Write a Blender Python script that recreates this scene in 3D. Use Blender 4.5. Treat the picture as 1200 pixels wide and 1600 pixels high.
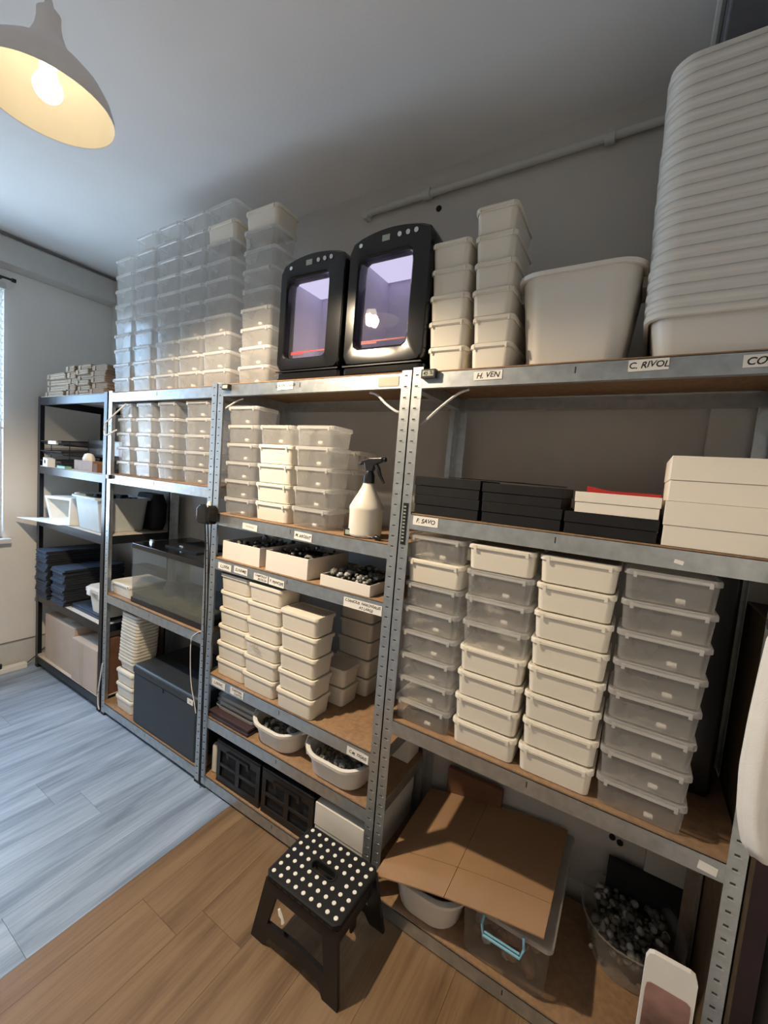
import bpy, bmesh, math, random
from mathutils import Vector, Matrix

for o in list(bpy.data.objects): bpy.data.objects.remove(o)
SC = bpy.context.scene
COL = SC.collection
random.seed(7)

# ---------------------------------------------------------------- camera
cd = bpy.data.cameras.new('camera'); cam = bpy.data.objects.new('camera', cd); COL.objects.link(cam)
YAW, PITCH, ROLL = math.radians(31.113), math.radians(4.841), math.radians(4.712)
fw = Vector((-math.sin(YAW)*math.cos(PITCH), math.cos(YAW)*math.cos(PITCH), -math.sin(PITCH)))
rt0 = Vector((math.cos(YAW), math.sin(YAW), 0)); up0 = rt0.cross(fw)
rt = rt0*math.cos(ROLL)+up0*math.sin(ROLL); up = -rt0*math.sin(ROLL)+up0*math.cos(ROLL)
M = Matrix((rt, up, -fw)).transposed().to_4x4(); M.translation = Vector((.6716, -1.1512, 1.4703))
cam.matrix_world = M
cd.sensor_fit = 'HORIZONTAL'; cd.sensor_width = 36.0; cd.lens = 651.17/1200*36.0
cd.clip_start = .02; cd.clip_end = 100
SC.camera = cam

# ---------------------------------------------------------------- world (daylight sky outside the window)
w = bpy.data.worlds.new('sky'); SC.world = w; w.use_nodes = True
nt = w.node_tree; nt.nodes.clear()
wo = nt.nodes.new('ShaderNodeOutputWorld'); bg = nt.nodes.new('ShaderNodeBackground')
tc = nt.nodes.new('ShaderNodeTexCoord'); sx = nt.nodes.new('ShaderNodeSeparateXYZ'); rp = nt.nodes.new('ShaderNodeValToRGB')
nt.links.new(tc.outputs['Generated'], sx.inputs[0]); nt.links.new(sx.outputs['Z'], rp.inputs[0])
rp.color_ramp.elements[0].position = 0.0; rp.color_ramp.elements[0].color = (.40, .52, .64, 1)
rp.color_ramp.elements[1].position = .12; rp.color_ramp.elements[1].color = (.40, .66, 1.0, 1)
nt.links.new(rp.outputs[0], bg.inputs[0]); bg.inputs[1].default_value = 20.5
nt.links.new(bg.outputs[0], wo.inputs[0])

SC.view_settings.view_transform = 'Standard'; SC.view_settings.look = 'None'
SC.view_settings.gamma = 1.0; SC.view_settings.use_curve_mapping = False
SC.view_settings.exposure = 0.28
SC.cycles.use_denoising = True
SC.cycles.transparent_max_bounces = 40
SC.cycles.max_bounces = 10; SC.cycles.diffuse_bounces = 5; SC.cycles.glossy_bounces = 4
SC.cycles.sample_clamp_indirect = 6.0
SC.cycles.caustics_reflective = False; SC.cycles.caustics_refractive = False
LAMP_STRENGTH = 6.5
LAMP_WATT = 128.0

# window portal: where the daylight enters
WY0, WY1, WZ0, WZ1 = -.85, -.15, .88, 2.44
pl = bpy.data.lights.new('window_portal', 'AREA'); pl.shape = 'RECTANGLE'; pl.size = WZ1-WZ0; pl.size_y = WY1-WY0
pl.cycles.is_portal = True
po = bpy.data.objects.new('window_portal', pl); COL.objects.link(po)
po.location = (-2.90, (WY0+WY1)/2, (WZ0+WZ1)/2); po.rotation_euler = (0, -math.pi/2, 0)

# ---------------------------------------------------------------- materials
MT = {}
def newmat(name):
    m = bpy.data.materials.new(name); m.use_nodes = True
    return m, m.node_tree, m.node_tree.nodes['Principled BSDF']
def mat(name, col, rough=.5, metal=0., noise=0., nscale=20., bump=0., bscale=80., spec=.5, coat=0., stretch=None):
    m, t, p = newmat(name)
    p.inputs['Roughness'].default_value = rough; p.inputs['Metallic'].default_value = metal
    p.inputs['Specular IOR Level'].default_value = spec; p.inputs['Coat Weight'].default_value = coat
    p.inputs['Base Color'].default_value = (*col, 1)
    co = t.nodes.new('ShaderNodeTexCoord'); src = co.outputs['Object']
    if stretch:
        mp = t.nodes.new('ShaderNodeMapping'); mp.inputs['Scale'].default_value = stretch
        t.links.new(src, mp.inputs[0]); src = mp.outputs[0]
    n = t.nodes.new('ShaderNodeTexNoise'); n.inputs['Scale'].default_value = nscale; n.inputs['Detail'].default_value = 5
    t.links.new(src, n.inputs['Vector'])
    r = t.nodes.new('ShaderNodeValToRGB'); k = max(noise, .02)
    r.color_ramp.elements[0].position = .3; r.color_ramp.elements[1].position = .7
    r.color_ramp.elements[0].color = (*[c*(1-k) for c in col], 1); r.color_ramp.elements[1].color = (*[min(1, c*(1+k)) for c in col], 1)
    t.links.new(n.outputs[0], r.inputs[0]); t.links.new(r.outputs[0], p.inputs['Base Color'])
    if bump:
        n2 = t.nodes.new('ShaderNodeTexNoise'); n2.inputs['Scale'].default_value = bscale; n2.inputs['Detail'].default_value = 3
        t.links.new(src, n2.inputs['Vector'])
        b = t.nodes.new('ShaderNodeBump'); b.inputs['Strength'].default_value = bump; b.inputs['Distance'].default_value = .002
        t.links.new(n2.outputs[0], b.inputs['Height']); t.links.new(b.outputs[0], p.inputs['Normal'])
    MT[name] = m; return m
def clearmat(name, col, opac, rough=.12, spec=.5):
    """thin see-through plastic: part passes straight through, part scatters milky light"""
    m = bpy.data.materials.new(name); m.use_nodes = True; t = m.node_tree; t.nodes.clear()
    out = t.nodes.new('ShaderNodeOutputMaterial'); tr = t.nodes.new('ShaderNodeBsdfTransparent')
    tr.inputs[0].default_value = (.97, .97, .97, 1)
    p = t.nodes.new('ShaderNodeBsdfPrincipled'); p.inputs['Base Color'].default_value = (*col, 1)
    p.inputs['Roughness'].default_value = .6; p.inputs['Specular IOR Level'].default_value = 0
    tl = t.nodes.new('ShaderNodeBsdfTranslucent'); tl.inputs[0].default_value = (*col, 1)
    m0 = t.nodes.new('ShaderNodeMixShader'); m0.inputs[0].default_value = .4
    t.links.new(p.outputs[0], m0.inputs[1]); t.links.new(tl.outputs[0], m0.inputs[2])
    n = t.nodes.new('ShaderNodeTexNoise'); n.inputs['Scale'].default_value = 9; co = t.nodes.new('ShaderNodeTexCoord')
    t.links.new(co.outputs['Object'], n.inputs['Vector'])
    mr = t.nodes.new('ShaderNodeMapRange'); mr.inputs[3].default_value = opac*.75; mr.inputs[4].default_value = opac*1.25
    t.links.new(n.outputs[0], mr.inputs[0])
    m1 = t.nodes.new('ShaderNodeMixShader'); t.links.new(mr.outputs[0], m1.inputs[0])
    t.links.new(tr.outputs[0], m1.inputs[1]); t.links.new(m0.outputs[0], m1.inputs[2])
    g = t.nodes.new('ShaderNodeBsdfGlossy'); g.inputs['Roughness'].default_value = rough; g.inputs[0].default_value = (1, 1, 1, 1)
    lw = t.nodes.new('ShaderNodeLayerWeight'); lw.inputs[0].default_value = .5     # 1-|cos|, the same on both sides of the thin wall
    pw = t.nodes.new('ShaderNodeMath'); pw.operation = 'POWER'; pw.inputs[1].default_value = 5; t.links.new(lw.outputs['Facing'], pw.inputs[0])
    fr = t.nodes.new('ShaderNodeMath'); fr.operation = 'MULTIPLY_ADD'; fr.inputs[1].default_value = .55; fr.inputs[2].default_value = .035; t.links.new(pw.outputs[0], fr.inputs[0])
    n3 = t.nodes.new('ShaderNodeTexNoise'); n3.inputs['Scale'].default_value = 14; t.links.new(co.outputs['Object'], n3.inputs['Vector'])
    bp = t.nodes.new('ShaderNodeBump'); bp.inputs['Strength'].default_value = .12; bp.inputs['Distance'].default_value = .01
    t.links.new(n3.outputs[0], bp.inputs['Height']); t.links.new(bp.outputs[0], g.inputs['Normal'])
    m2 = t.nodes.new('ShaderNodeMixShader'); t.links.new(fr.outputs[0], m2.inputs[0])
    t.links.new(m1.outputs[0], m2.inputs[1]); t.links.new(g.outputs[0], m2.inputs[2])
    t.links.new(m2.outputs[0], out.inputs[0]); MT[name] = m; return m
def emat(name, col, s):
    m = bpy.data.materials.new(name); m.use_nodes = True; t = m.node_tree; t.nodes.clear()
    out = t.nodes.new('ShaderNodeOutputMaterial'); e = t.nodes.new('ShaderNodeEmission')
    e.inputs[0].default_value = (*col, 1); e.inputs[1].default_value = s
    t.links.new(e.outputs[0], out.inputs[0]); MT[name] = m; return m
def plankmat(name, c0, c1, c2):
    """long-grained laminate; a little different on every plank"""
    m, t, p = newmat(name)
    co = t.nodes.new('ShaderNodeTexCoord'); oi = t.nodes.new('ShaderNodeObjectInfo')
    ad = t.nodes.new('ShaderNodeVectorMath'); ad.operation = 'ADD'
    mu = t.nodes.new('ShaderNodeVectorMath'); mu.operation = 'SCALE'; mu.inputs[0].default_value = (7, 13, 3)
    t.links.new(oi.outputs['Random'], mu.inputs['Scale'])
    mp = t.nodes.new('ShaderNodeMapping'); mp.inputs['Scale'].default_value = (9, 1.0, 1)
    t.links.new(co.outputs['Object'], mp.inputs[0]); t.links.new(mp.outputs[0], ad.inputs[0]); t.links.new(mu.outputs[0], ad.inputs[1])
    n = t.nodes.new('ShaderNodeTexNoise'); n.inputs['Scale'].default_value = 1.6; n.inputs['Detail'].default_value = 6; n.inputs['Roughness'].default_value = .55; n.inputs['Distortion'].default_value = .6
    t.links.new(ad.outputs[0], n.inputs['Vector'])
    r = t.nodes.new('ShaderNodeValToRGB'); r.color_ramp.elements[0].position = .28; r.color_ramp.elements[1].position = .72
    r.color_ramp.elements[0].color = (*c0, 1); r.color_ramp.elements[1].color = (*c2, 1)
    e = r.color_ramp.elements.new(.45); e.color = (*c1, 1)
    t.links.new(n.outputs[0], r.inputs[0])
    mp2 = t.nodes.new('ShaderNodeMapping'); mp2.inputs['Scale'].default_value = (60, 2.5, 1)
    t.links.new(co.outputs['Object'], mp2.inputs[0])
    n2 = t.nodes.new('ShaderNodeTexNoise'); n2.inputs['Scale'].default_value = 2; n2.inputs['Detail'].default_value = 4
    t.links.new(mp2.outputs[0], n2.inputs['Vector'])
    mx = t.nodes.new('ShaderNodeMix'); mx.data_type = 'RGBA'; mx.blend_type = 'MULTIPLY'; mx.inputs['Factor'].default_value = .35
    t.links.new(r.outputs[0], mx.inputs['A'])
    r2 = t.nodes.new('ShaderNodeValToRGB'); r2.color_ramp.elements[0].position = .35; r2.color_ramp.elements[0].color = (.55, .5, .48, 1); r2.color_ramp.elements[1].position = .6; r2.color_ramp.elements[1].color = (1, 1, 1, 1)
    t.links.new(n2.outputs[0], r2.inputs[0]); t.links.new(r2.outputs[0], mx.inputs['B'])
    t.links.new(mx.outputs['Result'], p.inputs['Base Color'])
    p.inputs['Roughness'].default_value = .42
    MT[name] = m; return m

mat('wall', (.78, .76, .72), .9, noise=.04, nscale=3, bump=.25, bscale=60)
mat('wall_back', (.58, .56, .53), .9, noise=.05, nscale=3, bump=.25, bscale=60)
mat('ceiling', (.86, .86, .86), .95, noise=.03, nscale=2, bump=.2, bscale=90)
mat('trim', (.60, .60, .57), .6, noise=.03)
mat('trim_dark', (.20, .20, .22), .8, noise=.2, nscale=8)
plankmat('plank_grey', (.15, .20, .28), (.28, .36, .48), (.43, .53, .68))
plankmat('plank_oak', (.13, .075, .038), (.215, .132, .070), (.28, .182, .10))
mat('underfloor', (.05, .045, .04), .9)
mat('zinc', (.50, .53, .54), .36, metal=.85, noise=.13, nscale=35, bump=.1, bscale=50)
mat('zinc_dark', (.05, .05, .05), .8)
mat('zinc_tab', (.75, .77, .77), .3, metal=.8)
mat('black_steel', (.015, .017, .022), .28, metal=.2, noise=.1)
mat('chipboard', (.31, .19, .105), .85, noise=.18, nscale=60, bump=.3, bscale=200)
mat('board_pale', (.62, .56, .48), .8, noise=.08, nscale=40)
mat('white_plastic', (.78, .73, .63), .42, noise=.02, nscale=4)
mat('white_plastic_aged', (.76, .70, .59), .45, noise=.06, nscale=6)
mat('white_tub', (.78, .75, .69), .38, noise=.03, nscale=5)
mat('grey_tub', (.50, .54, .54), .45, noise=.04)
mat('white_card', (.80, .75, .67), .7, noise=.02, nscale=6)
mat('paper', (.85, .83, .78), .8, noise=.03)
mat('ink', (.02, .02, .025), .6)
mat('faint_ink', (.40, .34, .30), .6)
mat('black_plastic', (.012, .012, .014), .3, noise=.1, coat=.0)
mat('black_gloss', (.008, .008, .009), .15, noise=.05)
mat('black_matt', (.009, .0095, .011), .7, noise=.2, bump=.2, spec=.3)
mat('blue_lit_card', (.042, .058, .088), .55, noise=.12, nscale=4)  # black card with the blue daylight on it put into its colour
mat('black_fold', (.012, .013, .016), .75, noise=.2)
mat('chest', (.028, .034, .042), .42, noise=.12, nscale=12, bump=.25, bscale=300)
mat('kraft', (.36, .27, .19), .85, noise=.18, nscale=25, stretch=(1, 1, 8), bump=.4, bscale=60)
mat('kraft_pale', (.50, .42, .32), .85, noise=.15, nscale=25, stretch=(1, 1, 8))
mat('cardboard', (.36, .215, .115), .85, noise=.08, nscale=6, bump=.15, bscale=120)
mat('cardboard_pale', (.58, .47, .38), .85, noise=.07, nscale=5)
mat('cardboard_brown', (.16, .075, .04), .85, noise=.15)
mat('tape', (.55, .44, .34), .35, noise=.04)
mat('lavender', (.66, .63, .76), .6, noise=.02)
mat('red', (.45, .02, .015), .5)
mat('chrome', (.85, .85, .85), .15, metal=1)
mat('lcd', (.38, .42, .34), .3)
mat('shade_out', (.86, .84, .84), .5, noise=.03)
mat('shade_in', (.88, .82, .68), .55, noise=.02)
mat('cord_white', (.75, .73, .70), .5)
mat('olive', (.11, .10, .05), .8, noise=.2)
mat('lump', (.13, .125, .11), .45, noise=.7, nscale=30)
mat('lump_light', (.45, .45, .44), .35, noise=.5, nscale=30)
mat('brown_item', (.23, .12, .06), .6, noise=.2)
mat('maroon', (.055, .030, .035), .6, noise=.4, nscale=5)
mat('wood_edge', (.16, .11, .06), .6, noise=.3, stretch=(8, 8, 1))
mat('cloth', (.74, .72, .68), .9, noise=.03, bump=.3, bscale=300)
mat('blue', (.22, .50, .66), .4)
mat('cotton', (.85, .82, .74), .9)
mat('picture', (.35, .20, .17), .5, noise=.75, nscale=7)
mat('rubber', (.02, .02, .02), .8)
mat('green_card', (.20, .42, .30), .6)
mat('sill', (.70, .70, .70), .5)
clearmat('clear', (.80, .79, .77), .30, rough=.14)
clearmat('clear_lid', (.88, .87, .85), .48, rough=.14)
clearmat('clear_warm', (.50, .43, .37), .30)
clearmat('glass', (.30, .34, .33), .14, rough=.04)
clearmat('wire_mesh', (.05, .05, .055), .6)
clearmat('pane', (.7, .75, .8), .02, rough=.01)
emat('bulb', (1.0, .84, .58), LAMP_STRENGTH)
emat('led', (.66, .60, .86), .95)

# ---------------------------------------------------------------- mesh helpers
class MB:
    def __init__(s): s.v = []; s.f = []; s.m = []; s.cur = 0; s.sm = []
    def add(s, vs, fs, smooth=False):
        n = len(s.v); s.v += [tuple(v) for v in vs]
        for f in fs: s.f.append(tuple(i+n for i in f)); s.m.append(s.cur); s.sm.append(smooth)
    def box(s, x0, x1, y0, y1, z0, z1, rot=None, c=None):
        vs = [Vector((x, y, z)) for z in (z0, z1) for y in (y0, y1) for x in (x0, x1)]
        if rot:
            cc = Vector(c) if c else sum(vs, Vector())/8
            vs = [rot @ (v-cc)+cc for v in vs]
        s.add(vs, [(0, 2, 3, 1), (4, 5, 7, 6), (0, 1, 5, 4), (2, 6, 7, 3), (0, 4, 6, 2), (1, 3, 7, 5)])
    def loft(s, rings, cap0=True, cap1=True, smooth=True):
        n = len(rings[0]); vs = [p for r in rings for p in r]; fs = []
        for k in range(len(rings)-1):
            for i in range(n):
                j = (i+1) % n; fs.append((k*n+i, k*n+j, (k+1)*n+j, (k+1)*n+i))
        s.add(vs, fs, smooth)
        b = len(s.v)-len(vs)
        if cap0: s.f.append(tuple(b+i for i in range(n-1, -1, -1))); s.m.append(s.cur); s.sm.append(False)
        if cap1: s.f.append(tuple(b+(len(rings)-1)*n+i for i in range(n))); s.m.append(s.cur); s.sm.append(False)
    def tube(s, pts, r, n=8):
        pts = [Vector(p) for p in pts]; rings = []
        for i, p in enumerate(pts):
            d = (pts[min(i+1, len(pts)-1)]-pts[max(i-1, 0)]).normalized()
            a = d.cross(Vector((0, 0, 1)));  a = a if a.length > .05 else d.cross(Vector((1, 0, 0)))
            a.normalize(); b_ = d.cross(a); rr = r[i] if isinstance(r, (list, tuple)) else r
            rings.append([p+a*rr*math.cos(t)+b_*rr*math.sin(t) for t in [2*math.pi*k/n for k in range(n)]])
        s.loft(rings)
    def lathe(s, prof, cx=0, cy=0, n=24, cap0=False, cap1=False):
        s.loft([[(cx+r*math.cos(t), cy+r*math.sin(t), z) for t in [2*math.pi*k/n for k in range(n)]] for r, z in prof], cap0, cap1)
    def poly(s, pts, y0, y1):
        """outline in (x, z), extruded along y"""
        n = len(pts); s.add([(x, y0, z) for x, z in pts]+[(x, y1, z) for x, z in pts],
            [tuple(range(n)), tuple(range(2*n-1, n-1, -1))]+[(i, i+n, (i+1) % n+n, (i+1) % n) for i in range(n)])
    def build(s, name, mats, parent=None, loc=None, bevel=0):
        me = bpy.data.meshes.new(name); me.from_pydata(s.v, [], s.f)
        for m in (mats if isinstance(mats, (list, tuple)) else [mats]): me.materials.append(MT[m])
        me.polygons.foreach_set('material_index', s.m); me.polygons.foreach_set('use_smooth', s.sm)
        bm = bmesh.new(); bm.from_mesh(me); bmesh.ops.recalc_face_normals(bm, faces=bm.faces); bm.to_mesh(me); bm.free()
        me.update()
        wn_ = any(s.sm) and len(s.v) < 3000
        if wn_: me.set_sharp_from_angle(angle=.75)
        o = bpy.data.objects.new(name, me); COL.objects.link(o)
        if parent: o.parent = parent
        if loc: o.location = loc
        if wn_:
            q = o.modifiers.new('weighted', 'WEIGHTED_NORMAL'); q.weight = 100; q.keep_sharp = True
        if bevel:
            b = o.modifiers.new('bevel', 'BEVEL'); b.width = bevel; b.segments = 2; b.limit_method = 'ANGLE'; b.angle_limit = .7
        return o
def rr(w, d, r, z, cx=0, cy=0, n=4):
    """rounded rectangle ring, centred"""
    P = []
    for sx_, sy_, a0 in ((1, 1, 0), (-1, 1, 90), (-1, -1, 180), (1, -1, 270)):
        for k in range(n+1):
            a = math.radians(a0+90*k/n); P.append((cx+sx_*(w/2-r)+r*math.cos(a), cy+sy_*(d/2-r)+r*math.sin(a), z))
    return P
def bx(*a):
    m = MB(); m.box(*a); return m
def tag(o, label=None, cat=None, group=None, kind=None):
    if label: o['label'] = label
    if cat: o['category'] = cat
    if group: o['group'] = group
    if kind: o['kind'] = kind
    return o
def thing(name, loc, label, cat, group=None, rz=0):
    o = bpy.data.objects.new(name, None); o.empty_display_size = .05; COL.objects.link(o)
    o.location = loc; o.rotation_euler = (0, 0, rz)
    return tag(o, label, cat, group)
def dup(root, loc, label, group=None, rz=0):
    r = root.copy(); COL.objects.link(r); r.location = loc; r.rotation_euler = (0, 0, rz); r['label'] = label
    if group: r['group'] = group
    for ch in list(root.children):
        c = ch.copy(); COL.objects.link(c); c.parent = r
        for g in list(ch.children):
            q = g.copy(); COL.objects.link(q); q.parent = c
    return r
def struct(o, label=None): return tag(o, label, None, None, 'structure')
ORD = ['', 'second', 'third', 'fourth', 'fifth', 'sixth', 'seventh', 'eighth', 'ninth', 'tenth', 'eleventh', 'twelfth', 'thirteenth', 'fourteenth', 'fifteenth', 'sixteenth', 'seventeenth', 'eighteenth', 'nineteenth', 'twentieth', 'twenty-first', 'twenty-second']
def place(i, n):
    if n == 1: return 'only one'
    if i == 0: return 'bottom one'
    if i == n-1: return 'topmost'
    return ORD[i]+' from bottom'
def writing(txt, size, x, z, y, parent, m='ink', name='writing', shear=.25, rot=0, sx=1.0, face='front'):
    c = bpy.data.curves.new('txt', 'FONT'); c.body = txt; c.size = size; c.shear = shear; c.align_x = 'CENTER'; c.align_y = 'CENTER'; c.offset = size*.018
    t = bpy.data.objects.new('txt', c); COL.objects.link(t)
    dg = bpy.context.evaluated_depsgraph_get(); me = bpy.data.meshes.new_from_object(t.evaluated_get(dg))
    bpy.data.objects.remove(t); bpy.data.curves.remove(c)
    rnd = random.Random(hash(len(txt))+int(x*1000))
    for v in me.vertices: v.co.y += size*.06*math.sin(v.co.x/size*2.3+rnd.random()); v.co.x *= sx
    me.materials.clear(); me.materials.append(MT[m])
    o = bpy.data.objects.new(name, me); COL.objects.link(o); o.location = (x, y, z); o.rotation_euler = (math.pi/2, rot, 0)
    o.parent = parent
    return o

# ---------------------------------------------------------------- room
ZC, YB, XL, XR = 2.73, .455, -2.76, 1.05
# floor planks, laid front to back
fl = bx(XL-.1, XR+.2, -3.1, YB+.1, -.06, -.012).build('floor', 'underfloor'); struct(fl)
def plank(w_, l_, m): return bx(.0004, w_-.0004, .0004, l_-.0004, -.012, 0).build('plank', m)
xs = [-.68-.19*k for k in range(11, -1, -1)]+[-.585+.19*k for k in range(0, 9)]
meshes = {}
for i in range(len(xs)-1):
    x0, x1 = xs[i], xs[i+1]; m = 'plank_grey' if x1 <= -.679 else 'plank_oak'
    y = -3.1 + (.37*(i*7 % 5)) % 1.2 - 1.2
    while y < YB+.1:
        a, b_ = max(y, -3.1), min(y+1.2, YB+.1)
        if b_-a > .02:
            k = (round(x1-x0, 3), round(b_-a, 3), m)
            if k in meshes: o = meshes[k].copy(); COL.objects.link(o)
            else: o = meshes[k] = plank(x1-x0, b_-a, m)
            o.parent = fl; o.location = (x0, a, 0)
        y += 1.2
struct(bx(XL-.1, XR+.2, -3.1, YB+.1, ZC, ZC+.1).build('ceiling', 'ceiling'))
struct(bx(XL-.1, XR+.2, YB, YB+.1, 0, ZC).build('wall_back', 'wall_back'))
struct(bx(XR, XR+.2, -3.1, YB, 0, ZC).build('wall_right', 'wall'))
struct(bx(XL-.1, XR+.2, -3.2, -3.1, 0, ZC).build('wall_front', 'wall'))
m = MB()
T = .14
m.box(XL-T, XL, -3.1, WY0, 0, ZC); m.box(XL-T, XL, WY1, YB+.1, 0, ZC)
m.box(XL-T, XL, WY0, WY1, 0, WZ0); m.box(XL-T, XL, WY0, WY1, WZ1, ZC)
struct(m.build('wall_left', 'wall'))
# pier to the right of the back wall, ceiling beam and cornice
struct(bx(.826, XR, .425, YB, 0, ZC).build('trim_1', 'trim'), 'grey pier in the back right corner')
m = MB(); m.box(.722, XR, -3.1, YB, 2.60, ZC); o = m.build('trim_2', 'trim_dark', bevel=.004); struct(o, 'dark boxed beam along the ceiling')
m = MB(); m.tube([(.708, -3.1, 2.70), (.708, YB, 2.70)], .011); struct(m.build('trim_3', 'trim'), 'thin pale conduit beside the ceiling beam')
m = MB(); pr = [(XL, 2.535), (XL+.012, 2.535), (XL+.062, 2.556), (XL+.062, 2.700), (XL+.05, 2.715), (XL+.05, ZC), (XL, ZC)]
n = len(pr); m.add([(x, -3.1, z) for x, z in pr]+[(x, YB, z) for x, z in pr], [tuple(range(n)), tuple(range(2*n-1, n-1, -1))]+[(i, i+n, (i+1) % n+n, (i+1) % n) for i in range(n)])
struct(m.build('trim_4', 'trim'), 'boxed cornice over the window wall')
struct(bx(XL+.048, XL+.0625, -3.1, YB, 2.712, 2.722).build('trim_5', 'trim_dark'), 'dark joint under the ceiling')
# plinth of the left wall
struct(bx(XL, XL+.006, -3.1, YB, .176, .181).build('trim_6', 'trim_dark'), 'dark joint above the plinth')
struct(bx(XL, XL+.012, -3.1, YB, 0, .172).build('baseboard_left', 'trim'))
struct(bx(XL, XR, YB-.012, YB, 0, .09).build('baseboard_back', 'trim'))
# window
wf = MB()
wf.box(XL-.10, XL-.04, WY0, WY0+.06, WZ0, WZ1); wf.box(XL-.10, XL-.04, WY1-.06, WY1, WZ0, WZ1)
wf.box(XL-.10, XL-.04, WY0+.06, WY1-.06, WZ0, WZ0+.06); wf.box(XL-.10, XL-.04, WY0+.06, WY1-.06, WZ1-.06, WZ1)
wf.box(XL-.10, XL-.04, (WY0+WY1)/2-.035, (WY0+WY1)/2+.035, WZ0+.06, WZ1-.06)
wn = wf.build('window_1', 'sill', bevel=.003); struct(wn, 'white framed window with a blind')
for a, b_ in ((WY0+.06, (WY0+WY1)/2-.035), ((WY0+WY1)/2+.035, WY1-.06)):
    bx(XL-.073, XL-.069, a, b_, WZ0+.06, WZ1-.06).build('window_pane', 'pane', wn)
bx(XL-.04, XL+.05, WY0-.04, WY1+.03, WZ0-.03, WZ0).build('window_sill', 'sill', wn, bevel=.003)
bl = thing('window_blind', (XL+.018, 0, 0), 'white slatted blind half lowered over the window', 'blind')
bx(-.012, .014, WY0, WY1, WZ1-.03, WZ1+.005).build('head_rail', 'trim', bl)
sl = None
R30 = Matrix.Rotation(math.radians(-28), 3, 'Y')
for k in range(19):
    z = WZ1-.06-k*.042
    if sl is None:
        s_ = MB(); s_.box(-.016, .016, WY0+.01, WY1-.01, -.0007, .0007, R30, (0, 0, 0)); sl = s_.build('slat', 'paper', bl)
        sl.location = (0, 0, z)
    else:
        c = sl.copy(); COL.objects.link(c); c.location = (0, 0, z)
m = MB(); m.box(-.012, .012, WY0+.01, WY1-.01, WZ1-.06-19*.042-.012, WZ1-.06-19*.042); m.build('bottom_rail', 'paper', bl)
for y in (WY0+.2, WY1-.2):
    m = MB(); m.tube([(0, y, WZ1-.02), (0, y, WZ1-.06-19*.042)], .001, 5); m.build('lift_cord', 'cord_white', bl)
m = MB(); m.tube([(XL+.05, WY0-.1, 2.47), (XL+.05, WY1+.02, 2.47)], .007); m.tube([(XL+.05, WY1+.02, 2.47), (XL+.05, WY1+.04, 2.47)], [.012, .012])
m.tube([(XL, WY1-.02, 2.47), (XL+.05, WY1-.02, 2.47)], .005, 6)
tag(m.build('curtain_rod', 'black_steel'), 'thin dark curtain rod above the window', 'rod')
# pipe in the corner of ceiling and back wall
pt = thing('ceiling_pipe', (0, .43, 2.625), 'white painted pipe running under the ceiling on the back wall', 'pipe')
m = MB(); m.tube([(-.50, 0, -.005), (-.47, 0, 0), (.9, 0, .012)], .014, 10); m.tube([(-.50, .025, -.005), (-.50, -.012, -.005)], .02, 10); m.build('tube', 'trim', pt)
for x in (-.20, .46):
    m = MB(); m.tube([(x-.015, 0, .002), (x+.015, 0, .002)], .020, 10); m.box(x-.008, x+.008, -.004, .025, -.004, .03); m.build('clamp', 'trim', pt)
m = MB(); m.tube([(-.155, YB-.004, 2.575), (-.155, YB+.002, 2.575)], .012, 10); tag(m.build('wall_plug', 'black_matt'), 'small dark plug in the wall just below the ceiling pipe', 'plug')

# ---------------------------------------------------------------- pendant lamp
LX, LY, LZ = -.653, -.685, 2.30
lp = thing('pendant_lamp', (LX, LY, LZ), 'lit white metal pendant lamp hanging from the ceiling', 'lamp')
prof = [(.137, 0), (.135, .012), (.126, .04), (.108, .068), (.082, .092), (.055, .112), (.036, .135), (.026, .16), (.022, .185)]
m = MB(); m.lathe([(r+.0015, z) for r, z in prof], n=48); m.build('shade', 'shade_out', lp)
m = MB(); m.lathe([(.1385, -.0005)]+[(r-.0005, z) for r, z in prof], n=48); m.build('shade_lining', 'shade_in', lp)
m = MB(); m.lathe([(.024, .180), (.024, .20), (.010, .215), (.006, .235)], n=24, cap0=True, cap1=True); m.build('cap', 'shade_out', lp)
m = MB(); m.tube([(0, 0, .23), (0, 0, ZC-LZ-.02)], .0035, 8); m.build('cord', 'cord_white', lp)
m = MB(); m.lathe([(.045, ZC-LZ-.025), (.048, ZC-LZ-.003)], n=24, cap0=True, cap1=True); m.build('ceiling_rose', 'shade_out', lp)
m = MB(); m.lathe([(.014, .14), (.015, .095), (.018, .085)], n=20, cap0=True); m.build('socket', 'shade_out', lp)
m = MB(); R = .030
m.lathe([(.014, .085), (.018, .070)]+[(R*math.sin(a), .036+R*math.cos(a)) for a in [math.radians(d) for d in range(38, 180, 14)]], n=24, cap1=True); m.build('bulb', 'bulb', lp)
sl_ = bpy.data.lights.new('bulb_light', 'SPOT'); sl_.energy = LAMP_WATT; sl_.color = (1.0, .80, .56); sl_.spot_size = math.radians(154); sl_.spot_blend = .30; sl_.shadow_soft_size = .03
so_ = bpy.data.objects.new('bulb_light', sl_); COL.objects.link(so_); so_.parent = lp; so_.location = (0, 0, .002)

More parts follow.
